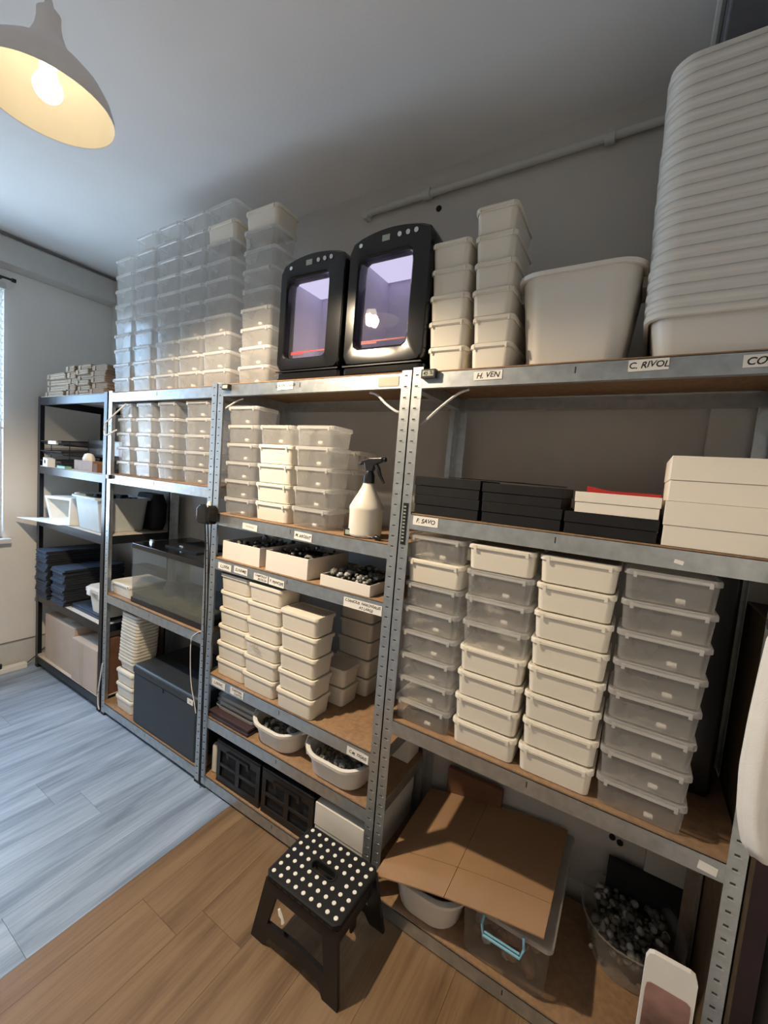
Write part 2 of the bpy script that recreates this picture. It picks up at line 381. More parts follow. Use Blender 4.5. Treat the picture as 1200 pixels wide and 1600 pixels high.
# ---------------------------------------------------------------- shelving units
def unit(x0, x1, tops, label, pm='zinc', bmat='chipboard', H=1.803, D=.40, PW=.035, slots=True, name='shelving_unit'):
    u = thing(name, (x0, 0, 0), label, 'shelf', 'metal shelving units along the back wall')
    W = x1-x0
    pt_ = None
    def post(fx, fy):
        # L section: flange in x and flange in y, outer corner at origin
        m = MB(); t = .0016
        m.box(min(0, fx*PW), max(0, fx*PW), 0 if fy > 0 else -t, t if fy > 0 else 0, 0, H)
        m.box(0 if fx > 0 else -t, t if fx > 0 else 0, min(0, fy*PW), max(0, fy*PW), 0, H)
        m.cur = 1; m.box(min(-.001*fx, fx*(PW+.002)), max(-.001*fx, fx*(PW+.002)), min(-.001*fy, fy*(PW+.002)), max(-.001*fy, fy*(PW+.002)), -.0, .012)
        return m
    for fx, fy, px, py in ((1, 1, 0, 0), (-1, 1, W, 0), (1, -1, 0, D), (-1, -1, W, D)):
        o = post(fx, fy).build('post', [pm, 'rubber'], u); o.location = (px, py, 0)
        if slots:
            s_ = MB(); cxx = fx*PW*.52; z = .045; k = 0
            fyy = -.0005 if fy > 0 else .0005
            while z < H-.01:
                s_.cur = 0; s_.box(cxx-.007, cxx+.003, min(0, fyy), max(0, fyy), z-.0022, z+.0022)
                s_.cur = 1; s_.box(cxx-.006, cxx+.007, min(0, fyy*2.4), max(0, fyy*2.4), z-.0045, z-.0028)
                yy = fy*PW*.5
                xx = -.0005*fx
                s_.cur = 0; s_.box(min(0, xx), max(0, xx), yy-.006, yy+.004, z-.0022, z+.0022)
                z += .0335
            q = s_.build('slot', ['zinc_dark', 'zinc_tab'], o); q['kind'] = 'stuff'
    for zt in tops:
        h = .049
        # front/back beams: folded channel
        for side in (0, 1):
            m = MB(); y = .0005 if side == 0 else D-.0005; s_ = 1 if side == 0 else -1
            ys = sorted((y, y+s_*.0015)); m.box(PW-.001, W-PW+.001, ys[0], ys[1], zt-h, zt-.004)
            ys = sorted((y, y+s_*.018)); m.box(PW-.001, W-PW+.001, ys[0], ys[1], zt-h-.0015, zt-h)
            ys = sorted((y, y+s_*.012)); m.box(PW-.001, W-PW+.001, ys[0], ys[1], zt-.0055, zt-.004)
            o = m.build('shelf_beam', pm, u)
            if side == 0 and slots:
                q = MB(); q.box(W/2-.002, W/2+.002, -.0004, .0006, zt-.030, zt-.014); q.cur = 1; q.box(W/2+.0022, W/2+.0036, -.0006, .0006, zt-.031, zt-.014); q.build('stiffening_slot', ['zinc_dark', 'zinc_tab'], o)
        for xx in (.002, W-.0035):
            m = MB(); m.box(xx, xx+.0015, PW, D-PW, zt-h, zt-.004); m.box(min(xx, xx+(.015 if xx < .1 else -.014)), max(xx, xx+(.015 if xx < .1 else -.014)), PW, D-PW, zt-h-.0015, zt-h); m.build('side_beam', pm, u)
        bx(.004, W-.004, .003, D-.003, zt-.004, zt).build('shelf_board', bmat, u)
    return u
def paper_label(u, x0, x1, z0, z1, txt, size=.016, tilt=0, second=None, ink='ink', y=-.0012, sx=1.0, m='paper'):
    ux = u.location.x
    l = MB(); l.box(-(x1-x0)/2, (x1-x0)/2, 0, .0009, -(z1-z0)/2, (z1-z0)/2); o = l.build('paper_label', m, u)
    o.location = ((x0+x1)/2-ux, y, (z0+z1)/2); o.rotation_euler = (0, tilt, 0)
    if second:
        writing(txt, size, 0, (z1-z0)*.22, -.0003, o, ink, sx=sx); writing(second, size, (x1-x0)*.1, -(z1-z0)*.24, -.0003, o, ink, sx=sx)
    elif txt: writing(txt, size, 0, 0, -.0003, o, ink, sx=sx)
    return o

UA = unit(-2.684, -1.806, [1.797, 1.36, 1.018, .508, .080], 'black steel shelving unit in the corner by the window, leftmost of the row', 'black_steel', 'board_pale', H=1.80, slots=False)
UB = unit(-1.792, -.892, [1.797, 1.366, .705, .072], 'galvanised shelving unit next to the black one, holding a glass tank')
UC = unit(-.888, .037, [1.800, 1.257, 1.064, .543, .340, .062], 'galvanised shelving unit with six shelves in the middle, under two incubators')
UD = unit(.039, .963, [1.797, 1.365, .689, .055], 'galvanised shelving unit nearest the camera, at the right end of the row', H=1.81)
paper_label(UC, -.539, -.457, 1.763, 1.791, 'C.ACER  L.NIGR', .014, -.03)
paper_label(UC, -.084, -.008, 1.757, 1.787, '', m='tape')
paper_label(UC, -.690, -.604, 1.211, 1.236, 'PICTOREUS', .009, .03, ink='faint_ink')
paper_label(UC, -.404, -.319, 1.212, 1.241, 'M. ARGENT', .016, .03, sx=.9)
paper_label(UC, -.830, -.746, 1.020, 1.048, 'L.LIVIA', .019, .02)
paper_label(UC, -.728, -.646, 1.022, 1.050, 'D.NAME', .018, .02)
paper_label(UC, -.608, -.528, 1.016, 1.044, 'CAMPONOT', .0115, .02, second='BICOLOR')
paper_label(UC, -.522, -.440, 1.014, 1.042, 'P. PRINCEPS', .016, .02, sx=.85)
paper_label(UC, -.156, .000, 1.014, 1.047, 'C.SANCIUS  NARONSALES', .013, .0, second='AT LARGE', sx=.95)
paper_label(UC, -.834, -.746, .499, .529, 'L.PANC.', .017, .02)
paper_label(UC, -.712, -.630, .500, .530, 'CARDOPA', .013, .02, second='CANTIN')
paper_label(UC, -.094, -.004, .496, .526, 'C.M. TIGRIS', .015, .02, sx=.95)
paper_label(UD, .236, .317, 1.762, 1.786, 'H. VEN', .021, -.02)
paper_label(UD, .616, .696, 1.764, 1.790, 'C. RIVOL', .020, -.02)
paper_label(UD, .826, .910, 1.760, 1.786, 'COLOB', .022, -.02)
paper_label(UD, .085, .169, 1.330, 1.358, 'F. SAVO', .018, .0)
paper_label(UD, .880, .915, .648, .668, '', .01, .1)
paper_label(UD, .757, .775, 1.328, 1.337, '', .01, .2)

# ---------------------------------------------------------------- lidded storage boxes
PROTO = {}
def box_proto(kind, W, D, P=.0757, latch=True, plug=True):
    key = (kind, W, D, P, latch, plug)
    if key in PROTO: return PROTO[key]
    o = bpy.data.objects.new('storage_box', None); o.empty_display_size = .03
    tag(o, 'box', 'storage box')
    clear = kind == 'clear'
    m = MB(); h = P-.014; r = .016
    rings = [rr(W-.022, D-.022, r, 0), rr(W-.016, D-.016, r, .003), rr(W-.008, D-.008, r, h)]
    if not clear: rings += [rr(W-.012, D-.012, r, h), rr(W-.024, D-.024, r, .004)]
    m.loft(rings, True, not clear); m.build('body', 'clear' if clear else ('white_plastic' if kind == 'white' else 'white_plastic_aged'), o)
    m = MB(); z = P-.0165
    m.loft([rr(W-.006, D-.006, r, z), rr(W, D, r, z+.002), rr(W, D, r, P-.005), rr(W-.004, D-.004, r, P-.0015), rr(W-.014, D-.014, r, P-.0015), rr(W-.018, D-.018, r, P-.004)], False, True)
    if latch:
        m.box(-W*.40, W*.40, -D/2-.0022, -D/2+.001, z+.0035, z+.0095); m.box(-W*.40, -W*.36, -D/2-.0032, -D/2, z-.003, z+.011); m.box(W*.36, W*.40, -D/2-.0032, -D/2, z-.003, z+.011)
    m.build('lid', {'clear': 'clear_lid', 'white': 'white_plastic', 'aged': 'white_plastic_aged'}[kind], o)
    if clear and plug:
        m = MB(); m.tube([(W*.12-.009, -D/2+.018, .014), (W*.12+.009, -D/2+.019, .013)], .0062, 8); m.build('cotton_plug', 'cotton', o)
    PROTO[key] = o; return o
USED = set()
def place_box(pr, loc, label, group, rz=0):
    if pr.name not in USED:
        USED.add(pr.name)
        if pr.name not in COL.objects: COL.objects.link(pr)
        pr.location = loc; pr.rotation_euler = (0, 0, rz); pr['label'] = label; pr['group'] = group; return pr
    return dup(pr, loc, label, group, rz)
KW = {'clear': 'clear plastic box', 'white': 'white lidded box', 'aged': 'cream rounded box'}
def stack(cx, y0, z0, kinds, W, D, phrase, group, latch=True, P=.0757, jit=.002, dx=0.):
    n = len(kinds)
    for i, k in enumerate(kinds):
        pr = box_proto(k, W, D, P, latch and k != 'aged')
        place_box(pr, (cx+random.uniform(-jit, jit)+dx*i, y0+D/2+random.uniform(-jit, jit), z0+i*P), f'{KW[k]}, {place(i, n)} in {phrase}', group, random.uniform(-.012, .012))

# top of unit B: six towers of clear boxes
g = 'clear boxes in towers on top of the tank unit'
for j, (cx, n, tops) in enumerate(((-1.712, 9, 0), (-1.522, 10, 0), (-1.326, 10, 0), (-1.138, 10, 0), (-.952, 10, 1))):
    ks = ['clear']*n
    if tops: ks[8] = 'white'
    stack(cx, .020, 1.797, ks, .184, .125, f'{["leftmost","second","third","fourth","fifth"][j]} tower under the ceiling', g)
stack(-.712, .020, 1.797, ['clear']*8+['white'], .184, .125, 'sixth tower, left of the incubators', g)
# unit B second shelf
g = 'clear boxes on the upper shelf of the tank unit'
for j, (cx, W) in enumerate(((-1.672, .150), (-1.487, .160), (-1.289, .160), (-1.058, .186))):
    stack(cx, .020, 1.366, ['clear']*5, W, .125, f'{["leftmost","second","third","rightmost"][j]} stack above the grey tub', g, P=.0750)
# unit C second shelf
g = 'boxes on the spray bottle shelf'
stack(-.753, .015, 1.257, ['clear']*6, .184, .125, 'tall stack left of the spray bottle', g)
stack(-.556, .015, 1.257, ['white']*4+['clear'], .184, .125, 'middle stack left of the spray bottle', g)
stack(-.358, .015, 1.257, ['clear']*5, .184, .125, 'stack just left of the spray bottle', g)
stack(-.60, .165, 1.257, ['clear']*5, .184, .125, 'rear stack behind the white ones', g)
stack(-.345, .165, 1.257, ['clear']*4, .184, .125, 'rear stack behind the spray bottle', g)
# top of unit D
g = 'white boxes beside the large incubator'
stack(.131, .02, 1.797, ['white']*5, .126, .19, 'short tower right of the big incubator', g, P=.0762, dx=-.003)
stack(.267, .02, 1.797, ['white']*6, .122, .19, 'taller tower beside the open bin', g, P=.0752, dx=-.004)
stack(.335, .25, 1.797, ['white']*4, .122, .16, 'low tower behind the open bin', g, P=.0762)
# unit D third shelf
g = 'boxes on the wide shelf of the right unit'
P8 = .0765
stack(.162, .012, .689, ['clear']*6+['white', 'clear'], .192, .135, 'first stack from the perforated post', g, P=P8)
stack(.362, .012, .689, ['white']*4+['clear']*3+['white'], .192, .135, 'second stack from the perforated post', g, P=P8)
stack(.561, .012, .689, ['white']*8, .192, .135, 'all-white stack of eight', g, P=P8)
stack(.758, .012, .689, ['clear']*8, .192, .135, 'rightmost clear stack of eight', g, P=P8)
# unit C fourth shelf: cream boxes with rounded corners
g = 'cream boxes on the fourth shelf'
stack(-.752, .015, .543, ['aged']*6, .186, .125, 'stack beside the left post', g, P=.0762, dx=.002)
stack(-.566, .006, .543, ['aged']*6, .190, .130, 'stack second from the left post', g, P=.0762, dx=.003)
stack(-.357, -.004, .543, ['aged']*5, .190, .120, 'front stack of five', g, P=.0790)
stack(-.30, .142, .543, ['aged']*2, .150, .115, 'short pair behind the front stack', g, P=.0785)
stack(-.285, .268, .543, ['aged']*5, .176, .12, 'rear stack at the back wall', g, P=.0785)
# faint pencilled words on one cream box
for o in list(COL.objects):
    if o.get('label') == 'cream rounded box, third from bottom in stack second from the left post':
        for ch in o.children:
            if ch.name.startswith('body'):
                writing('LASIUS', .016, -.03, .045, -.0655, o, 'faint_ink', sx=1); writing('NIGER', .014, -.01, .026, -.0640, o, 'faint_ink', sx=1); break

# ---------------------------------------------------------------- incubators
def polar(ang, w_, z0, z1, r, arch=0.):
    """point of a rounded upright rectangle in direction ang from its centre"""
    cz = (z0+z1)/2; h = z1-z0; best = None
    c, s_ = math.cos(ang), math.sin(ang)
    lo, hi = 0, 2*(w_+h)
    for _ in range(40):
        mid = (lo+hi)/2; x, z = abs(mid*c), abs(mid*s_)
        dx, dz = x-(w_/2-r), z-(h/2-r)
        ins = (math.hypot(max(dx, 0), max(dz, 0)) <= r)
        if ins: lo = mid
        else: hi = mid
    x, z = lo*c, cz+lo*s_
    if arch and s_ > 0: z += arch*(1-(2*x/w_)**2)*max(0, (z-cz)/(h/2))
    return x, z
def incubator(x0, x1, hz, label, wx0, wx1, wz0, wz1, btn, disp, badge):
    W = x1-x0; cx = (x0+x1)/2
    t = thing('incubator', (cx, .0, 1.7975), label, 'incubator', 'black incubators on top of the middle unit', 0)
    N = 56; A = [2*math.pi*(k+.5)/N for k in range(N)]
    y0 = .014
    out = [polar(a, W, .035, hz, .030, .028) for a in A]
    outf = [polar(a, W-.016, .043, hz-.008, .026, .028) for a in A]
    wcx, wcz = (wx0+wx1)/2-cx, (wz0+wz1)/2
    inn = [(x+wcx, z) for x, z in [polar(a, wx1-wx0, wz0, wz1, .020) for a in A]]
    inn2 = [(x*1.07+wcx-wcx*.0, (z-wcz)*1.06+wcz) for x, z in [(p[0]-wcx, p[1]) for p in inn]]
    m = MB()
    def ring(pts, y): return [(x, y, z) for x, z in pts]
    m.loft([ring(out, y0+.05), ring(out, y0+.012), ring(outf, y0), ring(inn2, y0), ring(inn, y0+.008), ring(inn, y0+.045)], False, False)
    m.build('door', 'black_gloss', t)
    # body shell
    m = MB(); mid = [(x*.985, z-.004 if z > hz/2 else z) for x, z in out]; bk = [(x*.93, (z-.03) if z > hz/2 else z) for x, z in out]
    m.loft([ring(out, y0+.054), ring(mid, y0+.12), ring(bk, y0+.33)], False, True)
    m.build('body', 'black_plastic', t)
    m = MB(); m.loft([rr(W-.006, .30, .02, 0, 0, y0+.165), rr(W-.0, .325, .02, .012, 0, y0+.165), rr(W-.002, .325, .02, .030, 0, y0+.165), rr(W-.02, .30, .02, .036, 0, y0+.165)]); m.build('base', 'black_gloss', t)
    # lit compartment behind the window
    m = MB(); a0, a1, c0, c1, d0, d1 = wx0-cx-.012, wx1-cx+.012, wz0-.012, wz1+.012, y0+.047, y0+.21
    m.add([(a0, d0, c0), (a1, d0, c0), (a1, d0, c1), (a0, d0, c1), (a0, d1, c0), (a1, d1, c0), (a1, d1, c1), (a0, d1, c1)],
          [(0, 1, 5, 4), (1, 2, 6, 5), (2, 3, 7, 6), (3, 0, 4, 7), (4, 5, 6, 7)])
    ch = m.build('chamber', 'lavender', t)
    bx(a0+.002, a1-.002, d0+.01, d1-.01, c1-.004, c1-.001).build('light_strip', 'led', ch)
    m = MB(); m.loft([ring(inn, y0+.022), ring(inn, y0+.024)], True, True, smooth=False); m.build('window_pane', 'pane', t)
    m = MB(); m.box(wx0-cx+.012, wx1-cx-.014, y0+.0245, y0+.026, wz0+.024, wz0+.029); m.box(wx0-cx+.012, wx0-cx+.075, y0+.0245, y0+.026, wz0+.018, wz0+.023); m.build('red_line', 'red', t)
    ztop = hz+.004
    for bx_ in btn:
        m = MB(); m.tube([(bx_-cx, y0-.004, ztop-.014), (bx_-cx, y0+.008, ztop-.012)], [.0075, .009], 12); q = m.build('button', 'chrome', t)
    bx(disp-cx-.014, disp-cx+.014, y0-.002, y0+.004, ztop-.022, ztop-.004).build('display', 'lcd', t)
    m = MB(); m.tube([(badge-cx, y0-.003, ztop-.020), (badge-cx, y0+.006, ztop-.020)], [.007, .008], 12); m.build('badge', 'chrome', t)
    m = MB(); m.box(-W*.48, W*.48, y0-.002, y0+.01, .034, .038); m.build('seam_strip', 'black_plastic', t)
    return t
incubator(-.572, -.262, .425, 'smaller-looking black incubator with lavender window, left of the pair', -.530, -.338, .085, .372, (-.385, -.356, -.327), -.430, -.516)
incubator(-.253, .062, .440, 'larger-looking black incubator reflecting the lamp, right of the pair', -.205, -.008, .095, .385, (-.056, -.026, .003), -.107, -.203)
# ---------------------------------------------------------------- open tubs
def tub_mesh(w_, d, h, r, taper=.10, rim=.012, t=.003, m=None, dip=0., n=5):
    m = m or MB(); s_ = h*taper
    def R(off, z, n_=n): return rr(w_-2*off, d-2*off, max(.006, r-off*.6), z, n=n_)
    rings = [R(s_+.006, 0), R(s_, .006), R(0, h-.010), R(-rim, h-.012), R(-rim-.001, h-.001), R(-rim+.003, h), R(t, h), R(t+s_, t+.004)]
    if dip: rings = [[(x, y, z-(dip*(1-(2*x/w_)**2) if z > h-.02 and y < 0 else 0)) for x, y, z in r_] for r_ in rings]
    m.loft(rings, True, True); return m
t = thing('plastic_bin', (.474, .165, 1.7975), 'large open cream plastic bin with rolled rim on the right unit', 'bin')
m = tub_mesh(.290, .27, .245, .06, .11, .011); m.build('body', 'white_tub', t)
for sgn in (-1, 1):
    m = MB(); m.loft([[(sgn*(.145+a), -.05+b_, z) for a, b_ in ((0, 0), (.012, 0), (.012, .10), (0, .10))] for z in (.205, .232)]); m.build('handle', 'white_tub', t)
# tall nest of white basins
pr = None
for k in range(21):
    zz = 1.7975+k*.0263
    lab = f'white basin, {place(k, 21)} in tall nested pile by the ceiling beam'
    if pr is None:
        pr = thing('basin', (.805, .19, zz), lab, 'basin', 'nested white basins on the right unit')
        m = tub_mesh(.315, .36, .115, .046, .15, .010, n=7); m.build('body', 'white_tub', pr)
        m = MB(); m.loft([rr(.322, .367, .046, .0845, n=7), rr(.336, .381, .050, .086, n=7), rr(.342, .387, .052, .0915, n=7), rr(.341, .386, .052, .098, n=7), rr(.333, .378, .050, .1035, n=7), rr(.322, .367, .046, .105, n=7)], False, False); m.build('rim_band', 'white_tub', pr)
    else:
        dup(pr, (.805+random.uniform(-.0012, .0012)-.0006*k, .19+random.uniform(-.001, .001), zz), lab)

# ---------------------------------------------------------------- unit D second shelf: black and white card boxes
def card_box(x0, x1, y0, y1, z0, z1, label, m, group, lid=.5, cat='box', lm=None):
    t = thing('card_box', ((x0+x1)/2, (y0+y1)/2, z0), label, cat, group)
    a, b_, h = (x1-x0)/2, (y1-y0)/2, z1-z0
    bx(-a+.002, a-.002, -b_+.002, b_-.002, 0, h*lid).build('tray', m, t, bevel=.001)
    bx(-a, a, -b_, b_, h*lid+.0006, h).build('lid', lm or m, t, bevel=.001)
    return t
g = 'black card boxes on the second shelf'
card_box(.080, .287, .005, .205, 1.366, 1.424, 'matt black card box at the perforated post, lower of two', 'black_matt', g)
card_box(.078, .286, .004, .20, 1.4245, 1.481, 'matt black card box at the perforated post, upper of two', 'black_matt', g)
card_box(.296, .509, .004, .205, 1.366, 1.424, 'matt black card box in the middle of the shelf, lower of two', 'black_matt', g)
card_box(.292, .506, .005, .20, 1.4245, 1.477, 'matt black card box in the middle of the shelf, upper of two', 'black_matt', g)
card_box(.515, .720, .004, .205, 1.366, 1.4215, 'matt black card box under the shallow white box', 'black_matt', g)
card_box(.535, .719, .0, .205, 1.422, 1.4735, 'shallow white card box lying on a black box', 'white_card', 'white card boxes on the second shelf')
g = 'white card boxes on the second shelf'
card_box(.726, .925, .0, .235, 1.366, 1.4685, 'big white card box in the right corner, lower of two', 'white_card', g, .46)
card_box(.727, .925, .0, .235, 1.469, 1.5715, 'big white card box in the right corner, upper of two', 'white_card', g, .46)
m = MB(); m.add([(.54, .21, 1.366), (.725, .21, 1.366), (.725, .21, 1.482), (.60, .21, 1.482), (.54, .21, 1.492), (.54, .24, 1.366), (.725, .24, 1.366), (.725, .24, 1.482), (.60, .24, 1.482), (.54, .24, 1.492)],
    [(0, 1, 2, 3, 4), (5, 9, 8, 7, 6), (0, 5, 6, 1), (1, 6, 7, 2), (2, 7, 8, 3), (3, 8, 9, 4), (4, 9, 5, 0)])
tag(m.build('red_folder', 'red'), 'red card folder standing behind the shallow white box', 'folder')
# sheet of dark film lying over the black boxes
m = MB(); m.add([(.15, .03, 1.4835), (.40, .02, 1.4835), (.505, .06, 1.4795), (.49, .19, 1.484), (.17, .17, 1.486)], [(0, 1, 2, 3, 4)])
m.add([(.15, .03, 1.4845), (.40, .02, 1.4845), (.505, .06, 1.4805), (.49, .19, 1.485), (.17, .17, 1.487)], [(4, 3, 2, 1, 0)])
tag(m.build('black_sheet', 'black_fold'), 'thin black sheet lying over the two black boxes', 'sheet')

# tall black block for the black band at the back right of unit D
t = thing('black_block', (.848, .30, .690), 'tall black block standing at the right end behind the clear boxes', 'case')
m = MB(); m.loft([rr(.14, .16, .012, 0), rr(.15, .17, .012, .02), rr(.15, .17, .012, .60), rr(.14, .16, .012, .615)]); m.build('shell', 'black_plastic', t)
bx(-.076, .076, -.002, .002, .01, .60).build('seam', 'black_gloss', t)

# ---------------------------------------------------------------- spray bottle
t = thing('spray_bottle', (-.128, .055, 1.2575), 'white spray bottle with black trigger head on the middle unit', 'bottle', rz=0)
m = MB(); m.lathe([(.050, 0), (.056, .004), (.058, .012), (.058, .085), (.060, .095), (.059, .104), (.050, .122), (.034, .150), (.023, .172), (.018, .188), (.016, .198)], n=32, cap0=True, cap1=True); m.build('bottle', 'white_plastic', t)
m = MB(); m.lathe([(.0205, .186), (.0195, .212), (.014, .228)], n=20, cap0=True, cap1=True); m.build('collar', 'black_plastic', t)
m = MB(); m.poly([(-.042, .246), (-.020, .252), (-.012, .228), (.016, .228), (.022, .250), (.052, .262), (.052, .276), (.0, .272), (-.030, .262)], -.009, .009); m.build('spray_head', 'black_plastic', t, bevel=.003)
m = MB(); m.tube([(.024, 0, .252), (.036, 0, .236), (.044, 0, .216), (.062, 0, .190)], [.008, .008, .006, .004], 8); m.build('trigger', 'black_plastic', t)
m = MB(); m.tube([(.054, 0, .269), (.062, 0, .270)], .008, 10); m.build('nozzle', 'black_gloss', t)

# ---------------------------------------------------------------- small instruments
def meter(x, y, z, w_, h, label, digits=None, rz=0):
    t = thing('digital_thermometer', (x, y, z), label, 'thermometer', 'small digital thermometers', rz)
    bx(-w_/2, w_/2, -.006, .010, 0, h).build('case', 'black_plastic', t, bevel=.001)
    s_ = bx(-w_*.38, w_*.38, -.0068, -.006, h*.22, h*.82).build('display', 'lcd', t)
    if digits: writing(digits, h*.62, 0, h*.52, -.0072, s_, 'ink', 'digits', shear=.1)
    return t
meter(.0995, -.011, 1.772, .047, .026, 'black digital thermometer on the top beam of the right unit', '45 %')
meter(-.156, .012, 1.2575, .052, .026, 'black digital thermometer in front of the spray bottle')
meter(-.822, -.011, 1.772, .040, .022, 'black digital thermometer on the top beam of the middle unit')
meter(-1.752, -.011, 1.338, .035, .022, 'black digital thermometer on the second beam of the tank unit')
m = MB(); m.tube([(-.130, .02, 1.268), (-.105, .012, 1.273), (-.085, .012, 1.266), (-.062, .014, 1.264)], .0016, 6); m.tube([(-.066, .014, 1.2665), (-.058, .014, 1.268), (-.046, .013, 1.266), (-.036, .013, 1.264)], [.004, .009, .009, .004], 8); m.tube([(-.04, .013, 1.261), (-.02, .02, 1.260), (-.012, .03, 1.260)], .0016, 6)
tag(m.build('sensor_cable', 'black_plastic'), 'thin black sensor cable with round probe beside the spray bottle', 'cable')
# strip thermometer on the perforated post
t = thing('strip_thermometer', (.0555, -.0010, 1.262), 'black vertical strip thermometer stuck on the perforated post', 'thermometer')
bx(-.0085, .0085, -.001, 0, 0, .132).build('strip', 'black_plastic', t)
m = MB()
for k in range(11): m.box(-.006, .002, -.0014, -.001, .010+k*.0108, .0145+k*.0108)
q = m.build('scale_mark', 'lcd', t); q['kind'] = 'stuff'
# power adapter between the posts of units B and C
t = thing('power_adapter', (-.872, -.036, 1.212), 'black power adapter hanging on the post left of the spray bottle shelf', 'adapter')
m = MB(); m.loft([rr(.070, .045, .012, 0), rr(.082, .060, .014, .012), rr(.082, .060, .014, .062), rr(.062, .045, .014, .078)]); m.build('housing', 'black_gloss', t)
m = MB(); m.tube([(.01, -.0, .078), (.012, 0, .094)], [.010, .006], 8); m.build('plug_pin', 'cord_white', t)
for dx_ in (-.012, .006):
    m = MB(); m.tube([(dx_, .0, .002), (dx_+.004, .006, -.10), (dx_+.008, .012, -.35), (dx_*.4, .020, -.70), (dx_*.4+.004, .022, -1.19)], .0035, 6); m.build('cable', 'black_plastic', t)
# white cords
def cord(pts, label, r=.0022, m_='cord_white', name='electric_cable'):
    m = MB(); P = [Vector(p) for p in pts]; Q = []
    for i in range(len(P)-1):
        p0, p1, p2, p3 = P[max(i-1, 0)], P[i], P[i+1], P[min(i+2, len(P)-1)]
        for k in range(6):
            u = k/6; Q.append(.5*((2*p1)+(-p0+p2)*u+(2*p0-5*p1+4*p2-p3)*u*u+(-p0+3*p1-3*p2+p3)*u**3))
    Q.append(P[-1]); m.tube(Q, r, 6); return tag(m.build(name, m_), label, 'cable')
cord([(-.135, .03, 1.746), (-.105, .03, 1.738), (-.06, .02, 1.705), (-.015, .012, 1.68), (.01, .03, 1.675)], 'flat white cord under the top shelf, left of the perforated post', .004)
cord([(.215, .03, 1.744), (.18, .03, 1.732), (.13, .02, 1.69), (.09, .02, 1.655), (.05, .04, 1.64)], 'flat white cord under the top shelf, right of the perforated post', .004)
cord([(-.865, .02, 1.70), (-.84, .02, 1.712), (-.80, .03, 1.735), (-.775, .04, 1.745)], 'short white cord below the thermometer on the middle unit', .003)
cord([(-1.64, .012, 1.735), (-1.70, -.004, 1.69), (-1.765, -.012, 1.648), (-1.80, -.012, 1.625), (-1.805, -.012, 1.58), (-1.775, -.012, 1.57), (-1.72, .008, 1.60)], 'tangled white cord on the front left post of the tank unit', .004)
cord([(-1.775, -.006, .30), (-1.79, -.008, .22), (-1.805, -.010, .13), (-1.80, -.012, .06), (-1.785, -.012, .03)], 'white cable down by the foot of the black post', .0035)
cord([(-.930, .005, .715), (-.965, -.005, .69), (-.985, -.008, .655), (-.980, -.008, .52), (-.965, -.008, .44), (-.945, -.006, .38), (-.930, -.006, .33)], 'thin white cable hanging in front of the black chest', .0022)

# ---------------------------------------------------------------- unit C third shelf: open white trays with shells and tubes
def lumps(w_, d, z0, n, r, mats, seed, rise=.02):
    rd = random.Random(seed); m = MB()
    for k in range(n):
        x, y = rd.uniform(-w_/2, w_/2), rd.uniform(-d/2, d/2); s_ = r*rd.uniform(.7, 1.3); z = z0+rd.uniform(0, rise)
        m.cur = 0 if rd.random() < .7 else 1
        a = rd.uniform(0, 6.28); L = s_*rd.uniform(.5, 2.4); dx_, dy_ = math.cos(a)*L, math.sin(a)*L
        m.tube([(x-dx_/2, y-dy_/2, z), (x-dx_*.25, y-dy_*.25, z+.002), (x+dx_*.25, y+dy_*.25, z+.002), (x+dx_/2, y+dy_/2, z+rd.uniform(-.004, .006))], [s_*.45, s_*.8, s_*.8, s_*.4], 6)
    return m
def tray(x0, x1, y0, y1, z, h, label, seed, fill, rise=.02, n=70, r=.010, mats=('lump', 'lump_light')):
    w_, d = x1-x0, y1-y0
    t = thing('card_tray', ((x0+x1)/2, (y0+y1)/2, z), label, 'tray', 'open white trays on the third shelf')
    m = MB(); th = .003
    m.box(-w_/2, w_/2, -d/2, -d/2+th, 0, h); m.box(-w_/2, w_/2, d/2-th, d/2, 0, h); m.box(-w_/2, -w_/2+th, -d/2+th, d/2-th, 0, h); m.box(w_/2-th, w_/2, -d/2+th, d/2-th, 0, h); m.box(-w_/2+th, w_/2-th, -d/2+th, d/2-th, 0, th)
    m.build('tray', 'white_card', t, bevel=.0008)
    c = lumps(w_-.03, d-.03, fill, n, r, mats, seed, rise).build('small_tubes', list(mats)); c.location = ((x0+x1)/2, (y0+y1)/2, z)
    tag(c, 'jumble of small dark tubes and caps inside the '+label.split(' ', 1)[1], 'contents', None, 'stuff')
    f = bx(-w_/2+th, w_/2-th, -d/2+th, d/2-th, th, fill-.004).build('liner', 'black_fold', t)
tray(-.823, -.596, .012, .26, 1.0645, .078, 'deep open white tray beside the left post', 3, .055, n=45)
tray(-.553, -.335, .006, .26, 1.0645, .080, 'deep open white tray in the middle of its shelf', 4, .060, n=45)
tray(-.269, -.054, .002, .24, 1.0645, .040, 'shallow open white tray full of tubes by the perforated post', 5, .032, .02, 130, .009)

